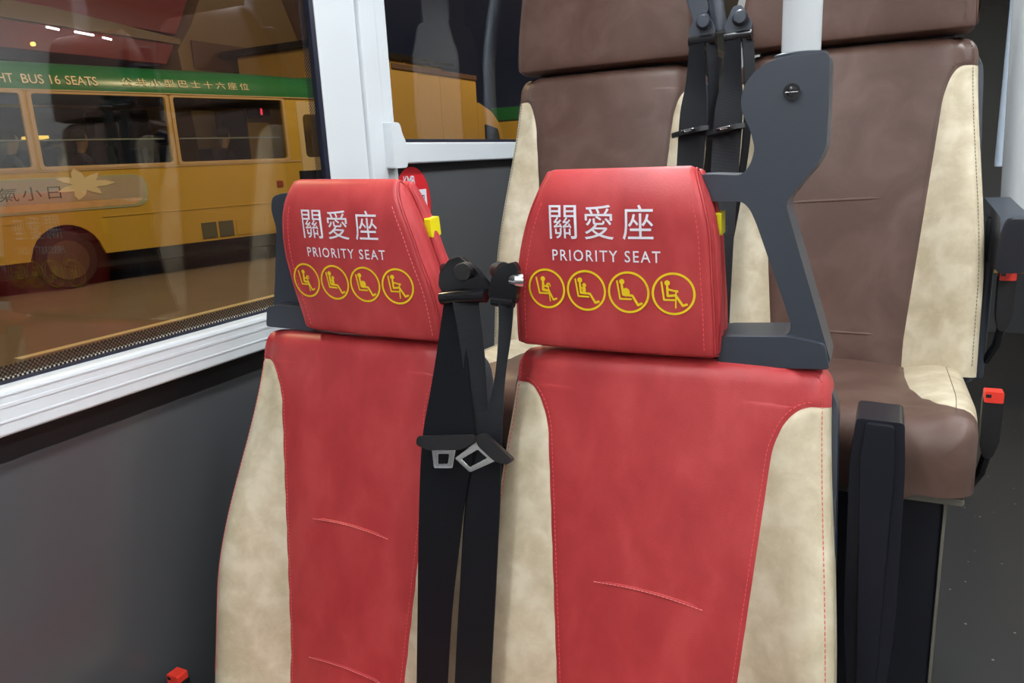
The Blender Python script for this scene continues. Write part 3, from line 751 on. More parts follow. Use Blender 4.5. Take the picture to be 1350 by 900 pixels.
BR_R, _ = brown_seat(-0.075, 'brown and beige raised seat on the aisle, behind the grey pole')

# aisle-side fittings of the brown aisle seat
ar2 = prism('armrest', rounded([(1.66, -0.245), (1.655, -0.165), (1.68, -0.148), (1.97, -0.130), (2.01, -0.20), (1.78, -0.255)], 0.015, 4), YZ, 0.198, 0.246, M['plastic'], BR_R, bev=0.010, seg=3)
prism('armrest_front', rounded([(0.196, -0.250), (0.248, -0.248), (0.250, -0.205), (0.240, -0.150), (0.206, -0.150), (0.194, -0.205)], 0.012, 4), XZ, 1.645, 1.68, M['arm'], ar2, bev=0.006)
box('armrest_bracket', 0.19, 0.212, 1.80, 1.98, -0.50, -0.16, M['plastic'], ar2, 0.008)
box('pole_bracket', 0.19, 0.290, 1.90, 2.045, -0.28, -0.22, M['plastic'], ar2, 0.012)
def buckle(loc, parent_group, label, rot=0.0, lean=0.0):
    x, y, z = loc
    t = empty('seat_belt_buckle', loc, label, 'belt buckle', parent_group)
    prism('buckle_body', rounded([(x - 0.016, z - 0.005), (x + 0.016, z - 0.005), (x + 0.015, z - 0.085), (x + 0.006, z - 0.115), (x - 0.008, z - 0.115), (x - 0.014, z - 0.085)], 0.006, 3), XZ, y - 0.012, y + 0.012, M['black'], t, bev=0.004)
    b_ = prism('release_button', rounded([(x - 0.0145, z - 0.012), (x + 0.0145, z - 0.012), (x + 0.0145, z + 0.008), (x - 0.0145, z + 0.008)], 0.003, 3), XZ, y - 0.0145, y + 0.010, M['red_btn'], t, bev=0.003)
    box('tongue_slot', x - 0.0125, x - 0.004, y - 0.0152, y - 0.012, z - 0.003, z + 0.003, M['black'], b_, 0.0005)
    tube('stalk', [(x - 0.001, y, z - 0.11), (x - 0.006, y + 0.01, z - 0.15), (x - 0.02, y + 0.03, z - 0.19)], 0.008, M['gloss'], t, 10)
    return t
buckle((0.192, 1.49, -0.437), 'belt buckles', 'black belt buckle with red button beside the brown aisle cushion')
buckle((0.232, 1.78, -0.270), 'belt buckles', 'black belt buckle with red button below the grey armrest')
buckle((-1.172, 0.85, -0.934), 'belt buckles', 'black belt buckle with red button between window seat and side panel')

# ------------------------------------------------------------------ seat belts between the red seats
def bracket(parent, outline, y0, y1, bolt, axis_x, holes=()):
    b = prism('anchor_plate', rounded(outline, 0.005, 3), XZ, y0, y1, M['gloss'], parent, holes=holes, bev=0.004, seg=3)
    return b
b1 = empty('seat_belt', (-0.58, 1.0, -0.93), 'black seat belt hanging over the inner edge of the window priority seat', 'seat belt', 'belts between the red seats')
bracket(b1, [(-0.620, -0.186), (-0.616, -0.166), (-0.598, -0.145), (-0.579, -0.140), (-0.555, -0.156), (-0.528, -0.188), (-0.534, -0.196), (-0.612, -0.199)], 1.006, 1.018, None, 0)
tube('pivot_bolt', [(-0.569, 1.012, -0.162), (-0.5665, 0.990, -0.161), (-0.566, 0.9885, -0.161)], [0.0135, 0.0135, 0.0120], M['black'], b1, 24)
tube('pivot_shaft', [(-0.569, 1.012, -0.162), (-0.640, 1.062, -0.168)], 0.009, M['black'], b1, 12)
bm = bmesh.new(); bm_tube(bm, [(-0.615, 1.008, -0.206), (-0.58, 1.004, -0.201), (-0.535, 1.004, -0.199)], 0.011, 14)
finish(bm, 'guide_roller', M['gloss'], b1)
ribbon('webbing', [(-0.612, 1.012, -0.203), (-0.623, 1.000, -0.276), (-0.634, 0.986, -0.348), (-0.647, 0.968, -0.433), (-0.648, 0.942, -0.555), (-0.644, 0.911, -0.701), (-0.640, 0.884, -0.824), (-0.636, 0.868, -0.90)],
       [(-0.582, 1.004, -0.203), (-0.572, 0.998, -0.273), (-0.562, 0.984, -0.342), (-0.552, 0.968, -0.417), (-0.566, 0.942, -0.542), (-0.579, 0.912, -0.688), (-0.583, 0.887, -0.81), (-0.585, 0.87, -0.90)], 0.0022, M['web'], b1)
ribbon('return_webbing', [(-0.592, 0.997, -0.200), (-0.580, 0.994, -0.279), (-0.570, 0.985, -0.361), (-0.562, 0.975, -0.432), (-0.572, 0.955, -0.552), (-0.577, 0.928, -0.698), (-0.578, 0.902, -0.821), (-0.578, 0.885, -0.90)],
       [(-0.553, 1.012, -0.202), (-0.545, 1.006, -0.276), (-0.540, 0.998, -0.358), (-0.536, 0.988, -0.428), (-0.542, 0.966, -0.547), (-0.546, 0.938, -0.692), (-0.551, 0.91, -0.814), (-0.553, 0.893, -0.90)], 0.0022, M['web'], b1)
def tongue(parent, c, u, v, sz=1.0, gl=0.048, ll=0.040):
    """black grip and steel loop; c centre, u along the grip, v towards the loop"""
    c, u, v = Vector(c), Vector(u).normalized(), Vector(v).normalized(); n = u.cross(v).normalized()
    fn = lambda a, b, d: c + u * a * sz + v * b * sz + n * d * sz
    g = prism('tongue_grip', rounded([(-gl, -0.011), (gl, -0.011), (gl + 0.002, 0.002), (gl * 0.6, 0.012), (-gl * 0.55, 0.012), (-gl - 0.002, 0.003)], 0.006, 4), fn, -0.006, 0.006, M['black'], parent, bev=0.003)
    prism('tongue_plate', rounded([(-0.024, 0.008), (0.018, 0.008), (0.014, ll), (-0.018, ll)], 0.003, 3), fn, -0.0014, 0.0014, M['steel'], g,
          holes=[rounded([(-0.012, 0.018), (0.007, 0.018), (0.006, ll - 0.007), (-0.011, ll - 0.007)], 0.002, 3)], bev=0.0006)
tongue(b1, (-0.588, 0.944, -0.420), (1, 0.10, 0.10), (0.03, -0.30, -1))
b2 = empty('seat_belt', (-0.53, 0.98, -0.93), 'black twisted seat belt hanging beside the aisle priority seat', 'seat belt', 'belts between the red seats')
bracket(b2, [(-0.530, -0.199), (-0.521, -0.169), (-0.501, -0.151), (-0.483, -0.146), (-0.477, -0.157), (-0.479, -0.186), (-0.484, -0.211), (-0.513, -0.207)], 0.998, 1.010, None, 0)
tube('pivot_bolt', [(-0.512, 1.022, -0.165), (-0.524, 1.030, -0.165), (-0.532, 1.035, -0.165)], [0.015, 0.015, 0.012], M['black'], b2, 24)
tube('steel_pin', [(-0.487, 1.006, -0.174), (-0.480, 1.002, -0.174), (-0.474, 1.006, -0.174)], 0.0105, M['steel'], b2, 20)
tube('guide_roller', [(-0.522, 1.000, -0.206), (-0.486, 0.996, -0.208)], 0.0075, M['gloss'], b2, 14)
ribbon('webbing', [(-0.508, 0.992, -0.206), (-0.508, 0.985, -0.256), (-0.513, 0.972, -0.324), (-0.530, 0.955, -0.406), (-0.550, 0.935, -0.501), (-0.559, 0.905, -0.654), (-0.562, 0.876, -0.798), (-0.563, 0.858, -0.90)],
       [(-0.484, 0.994, -0.206), (-0.489, 0.990, -0.255), (-0.498, 0.980, -0.323), (-0.498, 0.958, -0.413), (-0.495, 0.938, -0.492), (-0.497, 0.908, -0.642), (-0.499, 0.879, -0.782), (-0.500, 0.860, -0.90)], 0.0022, M['web'], b2)
tongue(b2, (-0.499, 0.932, -0.416), (0.75, -0.05, -0.55), (-0.82, -0.20, -0.50), 1.0, 0.030, 0.056)

# seat belts between the brown seats
def rear_belt(x0, label, dx, shaft):
    t = empty('seat_belt', (x0, 1.66, -0.45), label, 'seat belt', 'belts between the brown seats')
    prism('anchor_plate', rounded([(x0 - 0.035, 0.238), (x0 - 0.018, 0.276), (x0 - 0.002, 0.278), (x0 + 0.022, 0.238), (x0 + 0.016, 0.222), (x0 - 0.030, 0.224)], 0.006, 3), XZ, 1.672, 1.686, M['plastic'], t, bev=0.004)
    tube('pivot_bolt', [(x0 - 0.005, 1.675, 0.253), (x0 + 0.0, 1.655, 0.252), (x0, 1.650, 0.252)], [0.015, 0.0145, 0.011], M['plastic'], t, 20)
    tube('guide_roller', [(x0 - 0.032, 1.670, 0.216), (x0 + 0.022, 1.666, 0.218)], 0.011, M['gloss'], t, 14)
    ribbon('webbing', [(x0 - 0.030, 1.662, 0.210), (x0 - 0.036, 1.658, 0.136), (x0 - 0.046, 1.65, 0.076), (x0 - 0.050, 1.638, -0.026), (x0 - 0.05, 1.60, -0.20), (x0 - 0.05, 1.57, -0.42)],
           [(x0 + 0.002, 1.652, 0.212), (x0 + 0.006, 1.650, 0.132), (x0 + 0.010, 1.645, 0.072), (x0 + 0.006, 1.632, -0.052), (x0 + 0.004, 1.60, -0.20), (x0 + 0.002, 1.57, -0.42)], 0.0024, M['web'], t)
    ribbon('return_webbing', [(x0 + 0.004, 1.655, 0.212), (x0 + 0.010, 1.655, 0.130), (x0 + 0.012, 1.65, 0.071), (x0 + 0.004, 1.64, -0.06), (x0 - 0.030, 1.59, -0.30), (x0 - 0.05, 1.57, -0.42)],
           [(x0 + 0.024, 1.672, 0.208), (x0 + 0.028, 1.672, 0.130), (x0 + 0.026, 1.668, 0.071), (x0 + 0.014, 1.66, -0.06), (x0 - 0.018, 1.61, -0.30), (x0 - 0.035, 1.58, -0.42)], 0.0024, M['web'], t)
    tongue(t, (x0 - 0.022, 1.636, 0.038), (1, -0.05, 0.16), (0.1, -0.97, 0.12), 0.82)
    return t
rear_belt(-0.348, 'black seat belt hanging beside the brown window seat', 0, -0.09)
rear_belt(-0.276, 'black seat belt hanging beside the brown aisle seat', 0, 0.06)
# grey moulded grip between the brown headrests
gp = prism('grip_handle', rounded([(-0.405, 0.335), (-0.372, 0.242), (-0.352, 0.262), (-0.335, 0.345)], 0.01, 3), XZ, 1.70, 1.74, M['plastic'], BR_L, bev=0.008)
tube('grip_bar', [(-0.345, 1.70, 0.38), (-0.335, 1.70, 0.30), (-0.322, 1.70, 0.235)], 0.016, M['plastic'], gp, 14)

# ------------------------------------------------------------------ poles
gp1 = empty('grab_pole', (-0.1085, 1.12, 0.10), 'grey vertical grab pole rising from the socket of the aisle priority seat', 'grab pole')
tube('pole', [(-0.1085, 1.12, 0.06), (-0.1085, 1.12, CEIL_Z)], 0.0245, M['pole'], gp1, 32)
tube('ceiling_flange', [(-0.1085, 1.12, CEIL_Z - 0.02), (-0.1085, 1.12, CEIL_Z - 0.0005)], 0.042, M['pole'], gp1, 28)
gp2 = empty('grab_pole', (0.252, 2.02, -0.22), 'thick pale grab pole standing beside the brown aisle seat', 'grab pole')
tube('pole', [(0.264, 2.02, -0.24), (0.256, 2.02, -0.05), (0.246, 2.02, 0.28), (0.244, 2.02, CEIL_Z)], 0.024, M['pole'], gp2, 24)
tube('ceiling_flange', [(0.244, 2.02, CEIL_Z - 0.02), (0.244, 2.02, CEIL_Z - 0.0005)], 0.042, M['pole'], gp2, 24)
gp3 = empty('grab_pole', (0.345, 3.0, -0.10), 'thin bluish grab pole further down the aisle', 'grab pole')
tube('pole', [(0.345, 3.0, -0.10), (0.345, 3.0, CEIL_Z)], 0.022, M['bluepole'], gp3, 20)

# grey column and bent rail, made up to cast the reflections in the rear pane
sc_ = empty('trim_4', (-0.46, 3.45, FLOOR_Z)); struct(sc_)
prism('reflection_column', rounded([(-0.59, -0.80), (-0.33, -0.80), (-0.33, 0.49), (-0.38, 0.66), (-0.54, 0.66), (-0.59, 0.49)], 0.03, 3), XZ, 3.34, 3.56, M['panel_light'], sc_, bev=0.02)
box('reflection_column_neck', -0.54, -0.38, 3.37, 3.53, 0.65, CEIL_Z, M['panel_light'], sc_, 0.02)
gp4 = empty('grab_pole', (-0.93, 3.0, -0.80), 'pale bent rail added for its reflection in the rear window', 'grab pole')
tube('pole', [(-0.93, 3.0, -0.80), (-0.93, 3.0, 0.0), (-0.92, 3.0, 0.25), (-0.925, 3.0, 0.40), (-0.95, 3.0, 0.55), (-0.99, 3.0, 0.70), (-1.04, 3.0, 0.84), (-1.06, 3.0, CEIL_Z)], 0.022, M['bluepole'], gp4, 20)
def copy_tree(o, parent=None):
    c = o.copy(); COL.objects.link(c); c.parent = parent
    for ch in list(o.children): copy_tree(ch, c)
    return c
third = copy_tree(BR_R); third.location = third.location + Vector((0.085, 0.98, 0.0))
third['label'] = 'brown and beige seat one row further back on the aisle'

# rear step of the aisle with a pale nosing
sp = empty('trim_2', (0.6, 5.0, FLOOR_Z)); struct(sp)
box('rear_platform', 0.20, 1.32, 5.0, 6.95, FLOOR_Z, -0.74, M['wallgrey'], sp, 0.004)
box('step_nosing', 0.20, 1.32, 4.985, 5.03, -0.755, -0.735, M['kiosk'], sp, 0.003)
# raised floor under the seats
struct(box('trim_3', -1.22, 0.0, 1.78, 5.0, FLOOR_Z, -0.80, M['floor'], bev=0.004))

# ------------------------------------------------------------------ outside: street
RZ = -1.40
struct(box('road', -60, -1.6, -30, 60, RZ - 0.1, RZ, M['asphalt'], bev=0))
rl_ = tag(prism('lane_marking', [(-6.40, 3.66), (-6.30, 3.66), (-6.18, 9.8), (-6.28, 9.8)], XY, RZ + 0.0005, RZ + 0.006, M['cream_print']), 'pale yellow lane line painted on the road outside', 'road marking')

# ------------------------------------------------------------------ minibus
MB = empty('minibus', (-9.709, 6.415, RZ), 'yellow minibus with green roof driving past the window', 'minibus', rz=-math.radians(14.5), local=True)
# local axes: +y forward (u), +x towards our bus (v), z up
def side_fn(v): return lambda a, b, d: (v + d, a, b)
U0, U1 = -2.1, 5.35
win = [(-1.55, -0.14), (-0.01, 1.70), (1.82, 3.62)]
def rect(a0, a1, b0, b1, r=0.05): return rounded([(a0, b0), (a1, b0), (a1, b1), (a0, b1)], r, 3)
def arch(c, r): return [(c + r * math.cos(PI - PI * k / 14), 0.40 + r * math.sin(PI - PI * k / 14)) for k in range(15)]
outer = [(U0, 0.42)] + [(0.10 - 0.47, 0.42)] + [(x, max(z, 0.42)) for x, z in arch(0.10, 0.45)][1:-1] + [(0.57, 0.42), (4.05, 0.42)] + [(x, max(z, 0.42)) for x, z in arch(4.52, 0.45)][1:-1] + [(4.99, 0.42), (U1, 0.42), (U1, 1.4), (U1 - 0.25, 2.0), (U1 - 0.40, 2.56), (U0 + 0.05, 2.56)]
wh = [rect(a, b, 1.60, 2.50, 0.04) for a, b in win] + [rect(3.98, 4.72, 1.58, 2.30, 0.08)]
for vv, nm in ((0.0, 'body_side'), (-2.04, 'body_side')):
    prism(nm, outer, side_fn(vv), -0.06, 0.0, M['mb_yellow'], MB, holes=wh, bev=0.008)
box('cab_front', -2.04, 0.0, U1 - 0.40, U1 - 0.02, 0.45, 1.45, M['mb_yellow'], MB, 0.05)
box('rear_panel', -2.04, 0.0, U0 + 0.01, U0 + 0.08, 0.45, 2.56, M['mb_yellow'], MB, 0.02)
box('body_floor', -2.0, -0.04, U0 + 0.05, U1 - 0.1, 0.62, 0.72, M['under'], MB, 0.01)
box('chassis', -1.95, -0.10, U0 + 0.1, U1 - 0.15, 0.22, 0.60, M['under'], MB, 0.02)
# green roof: rounded section lofted along the body with domed ends
sec = [(0.015, 2.545), (0.012, 2.62), (-0.025, 2.74), (-0.09, 2.83), (-0.24, 2.905), (-0.6, 2.94), (-1.02, 2.95), (-1.44, 2.94), (-1.80, 2.905), (-1.95, 2.83), (-2.015, 2.74), (-2.052, 2.62), (-2.055, 2.545)]
stn = [(U0, .25), (U0 + 0.08, .7), (U0 + 0.3, 1.0), (1.0, 1.0), (3.2, 1.0), (3.9, 0.97), (4.15, 0.93), (4.4, 1.0), (4.8, 0.9), (5.02, 0.5), (5.06, 0.1)]
V = []; F = []
for (uu, k) in stn:
    for (v, z) in sec: V.append((-1.02 + (v + 1.02) * (0.93 + 0.07 * min(1, k)), uu, 2.545 + (z - 2.545) * k))
n = len(sec)
for i in range(len(stn) - 1):
    for k in range(n - 1): F.append((i * n + k, i * n + k + 1, (i + 1) * n + k + 1, (i + 1) * n + k))
F.append(tuple(range(n))); F.append(tuple(range((len(stn) - 1) * n, len(stn) * n)))
for i in range(len(stn) - 1): F.append((i * n, (i + 1) * n, (i + 1) * n + n - 1, i * n + n - 1))
roof = raw('roof', V, F, M['mb_green'], MB, 45)
box('gutter', 0.0, 0.028, U0, 4.98, 2.535, 2.552, M['mb_frame'], MB, 0.004)
def rooft(a, b):  # lettering follows the sloped roof flank
    zz = 2.675 + b; k = (zz - 2.62) / 0.12
    return (0.026 - 0.037 * max(0, k), a, zz)
for wd, ua, ub in (('PUBLIC', -1.04, -0.62), ('LIGHT', -0.55, -0.17), ('BUS', -0.08, 0.17), ('16', 0.245, 0.365), ('SEATS', 0.43, 0.82)):
    lay('roof_word', shift(text_geo(wd, ub - ua, 0.115), (ua + ub) / 2, 0.0), rooft, M['cream_print'], roof)
lay('roof_characters', shift(text_geo('公共小型巴士十六座位', 1.92, 0.105, 1.45), 2.10, 0.014), rooft, M['cream_print'], roof)
# tan window frames and panes, each its own part
for a, b in win:
    prism('window_frame', rect(a - 0.05, b + 0.05, 1.555, 2.535, 0.05), side_fn(0.0), 0.0, 0.018, M['mb_frame'], MB, holes=[rect(a, b, 1.60, 2.50, 0.04)], bev=0.005)
    box('window_pane', -0.034, -0.030, a, b, 1.60, 2.50, M['mb_glass'], MB, 0)
    box('window_pane', -2.074, -2.070, a, b, 1.60, 2.50, M['mb_glass'], MB, 0)
    box('grab_rail', -0.13, -0.11, a + 0.02, b - 0.02, 1.925, 1.945, M['pole'], MB, 0.004)
box('beltline_trim', 0.0, 0.012, U0 + 0.02, 3.9, 1.535, 1.56, M['mb_frame'], MB, 0.003)
dr = prism('cab_door', rounded([(3.88, 0.62), (4.80, 0.90), (4.80, 2.46), (3.88, 2.50)], 0.06, 4), side_fn(0.0), 0.0, 0.016, M['mb_cab_lit'], MB, holes=[rect(3.98, 4.70, 1.60, 2.29, 0.08)], bev=0.005)
box('door_pane', -0.034, -0.030, 3.96, 4.72, 1.58, 2.31, M['mb_glass'], dr, 0)
box('body_crease', 0.0, 0.010, 0.60, 3.9, 0.905, 0.925, M['mb_yellow'], MB, 0.003)
box('body_crease', 0.0, 0.010, U0 + 0.02, -0.40, 0.905, 0.925, M['mb_yellow'], MB, 0.003)
for a, b in ((1.98, 2.22), (2.26, 2.50), (2.55, 3.00), (3.06, 3.5)):
    box('skirt_locker', 0.0, 0.012, a, b, 0.46, 0.70, M['mb_yellow'] if a > 2.5 else M['mb_in'], MB, 0.004)
# wheels
for uc in (0.09, 4.52):
    for vv in (-0.14, -1.90):
        w = lambda r0, r1, n=28: None
        bm = bmesh.new()
        bm_tube(bm, [(vv - 0.11, uc, 0.385), (vv - 0.10, uc, 0.385), (vv - 0.06, uc, 0.385), (vv + 0.07, uc, 0.385), (vv + 0.10, uc, 0.385), (vv + 0.105, uc, 0.385)], [0.28, 0.355, 0.384, 0.384, 0.355, 0.28], 32)
        wheel = finish(bm, 'wheel', M['tyre'], MB)
        bm = bmesh.new()
        bm_tube(bm, [(vv + 0.10, uc, 0.385), (vv + 0.125, uc, 0.385), (vv + 0.118, uc, 0.385), (vv + 0.095, uc, 0.385), (vv + 0.10, uc, 0.385), (vv + 0.13, uc, 0.385), (vv + 0.135, uc, 0.385)], [0.262, 0.258, 0.225, 0.20, 0.11, 0.09, 0.05], 28)
        finish(bm, 'rim', M['rim'], wheel)
        for k in range(6):
            an = 2 * PI * k / 6 + 0.2
            tube('wheel_nut', [(vv + 0.095, uc + 0.155 * math.cos(an), 0.385 + 0.155 * math.sin(an)), (vv + 0.120, uc + 0.155 * math.cos(an), 0.385 + 0.155 * math.sin(an))], 0.024, M['rim'], wheel, 8)
    box('wheel_well', -0.34, -0.062, uc - 0.46, uc + 0.46, 0.84, 0.87, M['under'], MB, 0.002)
# advert panel on the side
adp = prism('advert_panel', rounded([(-1.75, 1.02), (1.26, 1.02), (1.26, 1.46), (-1.75, 1.46)], [.1, .2, .2, .1], 8), side_fn(0.0), 0.0, 0.010, M['ad_edge'], MB, bev=0.003)
prism('advert_print', rounded([(-1.72, 1.145), (1.20, 1.145), (1.215, 1.18), (1.215, 1.43), (-1.72, 1.43)], [.05, .05, .1, .17, .05], 6), side_fn(0.0), 0.010, 0.013, M['ad'], adp)
prism('advert_band', rounded([(-1.72, 1.05), (1.08, 1.05), (1.19, 1.14), (-1.72, 1.14)], [.03, .05, .03, .03], 4), side_fn(0.0), 0.010, 0.013, M['ad_peach'], adp)
lay('advert_characters', shift(text_geo('英氣小日', 0.98, 0.17, 1.2), -0.36, 1.275), lambda a, b: (0.0145, a, b), M['dark_print'], adp)
fl = []
for k in range(28):
    an = 2 * PI * k / 28; r = 0.20 + 0.075 * math.cos(7 * an) + 0.03 * math.cos(3 * an); fl.append((0.42 + 1.35 * r * math.cos(an), 1.36 + 0.72 * r * math.sin(an)))
prism('advert_flower', fl, side_fn(0.0), 0.010, 0.020, M['cream_print'], adp)
box('side_marker', 0.0, 0.02, 3.36, 3.47, 1.15, 1.25, M['amber'], MB, 0.006)
# interior seen through the panes
box('interior_lining', -2.03, -2.00, U0 + 0.1, 3.8, 0.72, 1.58, M['mb_in'], MB, 0.005)
box('bulkhead', -1.98, -1.2, 3.66, 3.70, 0.72, 2.45, M['mb_in'], MB, 0.01)
dfr = prism('door_frame', rect(1.35, 1.98, 0.74, 2.44, 0.08), side_fn(-1.98), 0.0, 0.05, M['mb_door'], MB, holes=[rect(1.48, 1.85, 1.70, 2.28, 0.06)], bev=0.01)
box('dashboard', -1.9, -0.1, 4.55, 4.95, 0.9, 1.55, M['under'], MB, 0.03)
ldb = box('fare_display', -0.75, -0.35, 3.42, 3.62, 2.28, 2.42, M['under'], MB, 0.01)
box('display_digit', -0.347, -0.343, 3.44, 3.475, 2.30, 2.40, M['led_red'], ldb, 0.002)
cl = box('cabin_lamp', -1.1, -0.8, 0.15, 0.40, 1.99, 2.03, M['amber_on'], MB, 0.008)
rows_u = (-1.25, -0.45, 0.42, 1.08, 2.0)
for i, uu in enumerate(rows_u):
    for vv in (-0.52, -1.45):
        sx = prism('cabin_seat', rounded([(uu - 0.08, 0.74), (uu + 0.42, 0.74), (uu + 0.44, 1.14), (uu + 0.06, 1.12), (uu - 0.06, 1.86), (uu - 0.16, 1.86)], 0.05, 3), side_fn(vv), -0.2, 0.2, M['mb_seat'], MB, bev=0.03)
prism('driver_seat', rounded([(2.55, 0.74), (3.05, 0.74), (3.05, 1.14), (2.70, 1.12), (2.58, 1.80), (2.48, 1.80)], 0.05, 3), side_fn(-0.5), -0.22, 0.22, M['mb_seat'], MB, bev=0.03)

def person(loc, rz, cloth, label, arms_fwd=0.35):
    """seated figure, facing +y; one continuous skinned body"""
    J = {'pelvis': (0, 0, 0, .15, .12), 'waist': (0, .0, .20, .135, .10), 'chest': (0, .0, .40, .165, .11), 'neckb': (0, .01, .53, .06, .055), 'neck': (0, .02, .60, .052, .052),
         'jaw': (0, .045, .66, .066, .078), 'head': (0, .04, .75, .080, .098), 'crown': (0, .03, .83, .055, .07)}
    for sg, n_ in ((-1, 'l'), (1, 'r')):
        J['sh' + n_] = (sg * .185, 0, .47, .062, .062); J['el' + n_] = (sg * .24, .06, .22, .046, .046); J['wr' + n_] = (sg * .17, arms_fwd, .20, .032, .03); J['ha' + n_] = (sg * .15, arms_fwd + .10, .20, .036, .022)
        J['hip' + n_] = (sg * .10, .06, -.02, .088, .088); J['kn' + n_] = (sg * .13, .43, .02, .062, .062); J['an' + n_] = (sg * .13, .44, -.38, .042, .042); J['to' + n_] = (sg * .14, .60, -.42, .04, .03)
    E = [('pelvis', 'waist'), ('waist', 'chest'), ('chest', 'neckb'), ('neckb', 'neck'), ('neck', 'jaw'), ('jaw', 'head'), ('head', 'crown')]
    for n_ in 'lr': E += [('chest', 'sh' + n_), ('sh' + n_, 'el' + n_), ('el' + n_, 'wr' + n_), ('wr' + n_, 'ha' + n_), ('pelvis', 'hip' + n_), ('hip' + n_, 'kn' + n_), ('kn' + n_, 'an' + n_), ('an' + n_, 'to' + n_)]
    keys = list(J); me = bpy.data.meshes.new('person')
    me.from_pydata([J[k][:3] for k in keys], [(keys.index(a), keys.index(b)) for a, b in E], [])
    o = bpy.data.objects.new('person', me); COL.objects.link(o)
    md = o.modifiers.new('skin', 'SKIN')
    for i, k in enumerate(keys):
        sv = me.skin_vertices[0].data[i]; sv.radius = J[k][3:5]; sv.use_root = (k == 'pelvis')
    o.modifiers.new('sub', 'SUBSURF').levels = 2
    dg = bpy.context.evaluated_depsgraph_get(); ev = o.evaluated_get(dg); m2 = bpy.data.meshes.new_from_object(ev)
    o.modifiers.clear(); o.data = m2; bpy.data.meshes.remove(me)
    m2.materials.clear(); m2.materials.append(cloth); m2.materials.append(M['skin'])
    for p in m2.polygons:
        p.use_smooth = True; c = p.center
        if c.z > .56 or (c.y > arms_fwd - .02 and .1 < c.z < .3): p.material_index = 1
    o.name = 'person'; o.location = loc; o.rotation_euler = (0, 0, rz)
    tag(o, label, 'person', 'people in the minibus')
    bm = bmesh.new(); bmesh.ops.create_uvsphere(bm, u_segments=16, v_segments=10, radius=1.0)
    for v in list(bm.verts):
        v.co = Vector((v.co.x * .094, v.co.y * .112 + .022, v.co.z * .105 + .775))
    bmesh.ops.delete(bm, geom=[v for v in bm.verts if v.co.y > .085 and v.co.z < .80 or v.co.z < .70], context='VERTS')
    hr = finish(bm, 'hair', M['hair']); hr.parent = o
    return o
mbm = Matrix.Translation(Vector((-9.709, 6.415, RZ))) @ Matrix.Rotation(-math.radians(14.5), 4, 'Z')
for (vv, uu, zz, cl_, lb, af) in ((-0.50, 2.80, 1.24, 'cloth_black', 'person in black at the wheel of the passing minibus', .40), (-0.52, 0.66, 1.22, 'cloth_navy', 'person in navy seated by the middle minibus window', .25),
                              (-1.45, 0.68, 1.22, 'cloth_grey', 'person in grey seated on the far side of the minibus', .25), (-0.52, -0.20, 1.22, 'cloth_black', 'person in black seated by the rear minibus window', .25), (-1.45, 2.25, 1.22, 'cloth_grey', 'person in grey seated behind the minibus driver', .25)):
    person(mbm @ Vector((vv, uu, zz)), -math.radians(14.5), M[cl_], lb, af)

# ------------------------------------------------------------------ box truck seen through the rear window
TR = empty('box_truck', (-9.6, 15.0, RZ), 'plain orange-yellow box truck beyond the rear window', 'truck', local=True)
def tl(x0, x1, y0, y1, z0, z1, nm, mat, par=TR, bev=0.03): return box(nm, x0, x1, y0, y1, z0, z1, mat, par, bev)
cb = tl(-1.1, 1.0, -2.2, 1.25, 0.95, 3.30, 'cargo_box', M['kiosk'])
tl(1.0, 1.03, -2.18, 1.23, 3.20, 3.30, 'top_rail', M['fac_brown'], cb, 0.005)
for yy in (-1.3, -0.4, 0.5): tl(1.0, 1.012, yy, yy + 0.04, 1.0, 3.2, 'panel_seam', M['kiosk'], cb, 0.003)
prism('cab', rounded([(1.33, 0.55), (2.90, 0.55), (2.93, 1.35), (2.50, 2.25), (2.05, 2.55), (1.33, 2.75)], 0.12, 5), lambda a, b, d: (d, a, b), -1.0, 0.95, M['kiosk'], TR, bev=0.05)
prism('cab_window', rounded([(1.65, 1.50), (2.57, 1.50), (2.33, 2.15), (1.65, 2.25)], 0.06, 4), lambda a, b, d: (d, a, b), 0.945, 0.962, M['gloss'], TR)
tube('headlamp', [(0.60, 2.89, 0.95), (0.60, 2.95, 0.95)], 0.10, M['head_on'], TR, 14)
tl(-0.9, 0.8, -2.1, 2.65, 0.5, 0.95, 'truck_chassis', M['under'])
for yy in (-1.3, 2.1):
    for xx in (-0.85, 0.80):
        bm = bmesh.new(); bm_tube(bm, [(xx - 0.12, yy, 0.42), (xx - 0.09, yy, 0.42), (xx + 0.09, yy, 0.42), (xx + 0.12, yy, 0.42)], [0.36, 0.42, 0.42, 0.36], 24); finish(bm, 'wheel', M['tyre'], TR)
# green and yellow light bus further back (only its flank shows)
GB = empty('light_bus', (-9.2, 22.4, RZ), 'distant light bus with green roof and yellow body behind the truck', 'minibus', local=True)
prism('body', rounded([(-2.8, 0.4), (2.8, 0.4), (2.8, 2.45), (-2.5, 2.45), (-2.8, 1.5)], 0.08, 3), lambda a, b, d: (d, a, b), -1.0, 1.0, M['mb_yellow'], GB, bev=0.04)
prism('roof', rounded([(-2.55, 2.45), (2.8, 2.45), (2.7, 2.85), (-2.35, 2.85)], 0.12, 4), lambda a, b, d: (d, a, b), -1.0, 1.0, M['mb_green'], GB, bev=0.12, seg=3)
for a, b in ((-2.2, -0.8), (-0.7, 0.9), (1.0, 2.5)): prism('window_pane', rect(a, b, 1.5, 2.3, 0.06), lambda q, w_, d: (d, q, w_), 1.0, 1.01, M['gloss'], GB)
for yy in (-1.7, 1.8):
    bm = bmesh.new(); bm_tube(bm, [(0.72, yy, 0.38), (0.76, yy, 0.38), (0.98, yy, 0.38), (1.01, yy, 0.38)], [0.3, 0.38, 0.38, 0.3], 22); finish(bm, 'wheel', M['tyre'], GB)

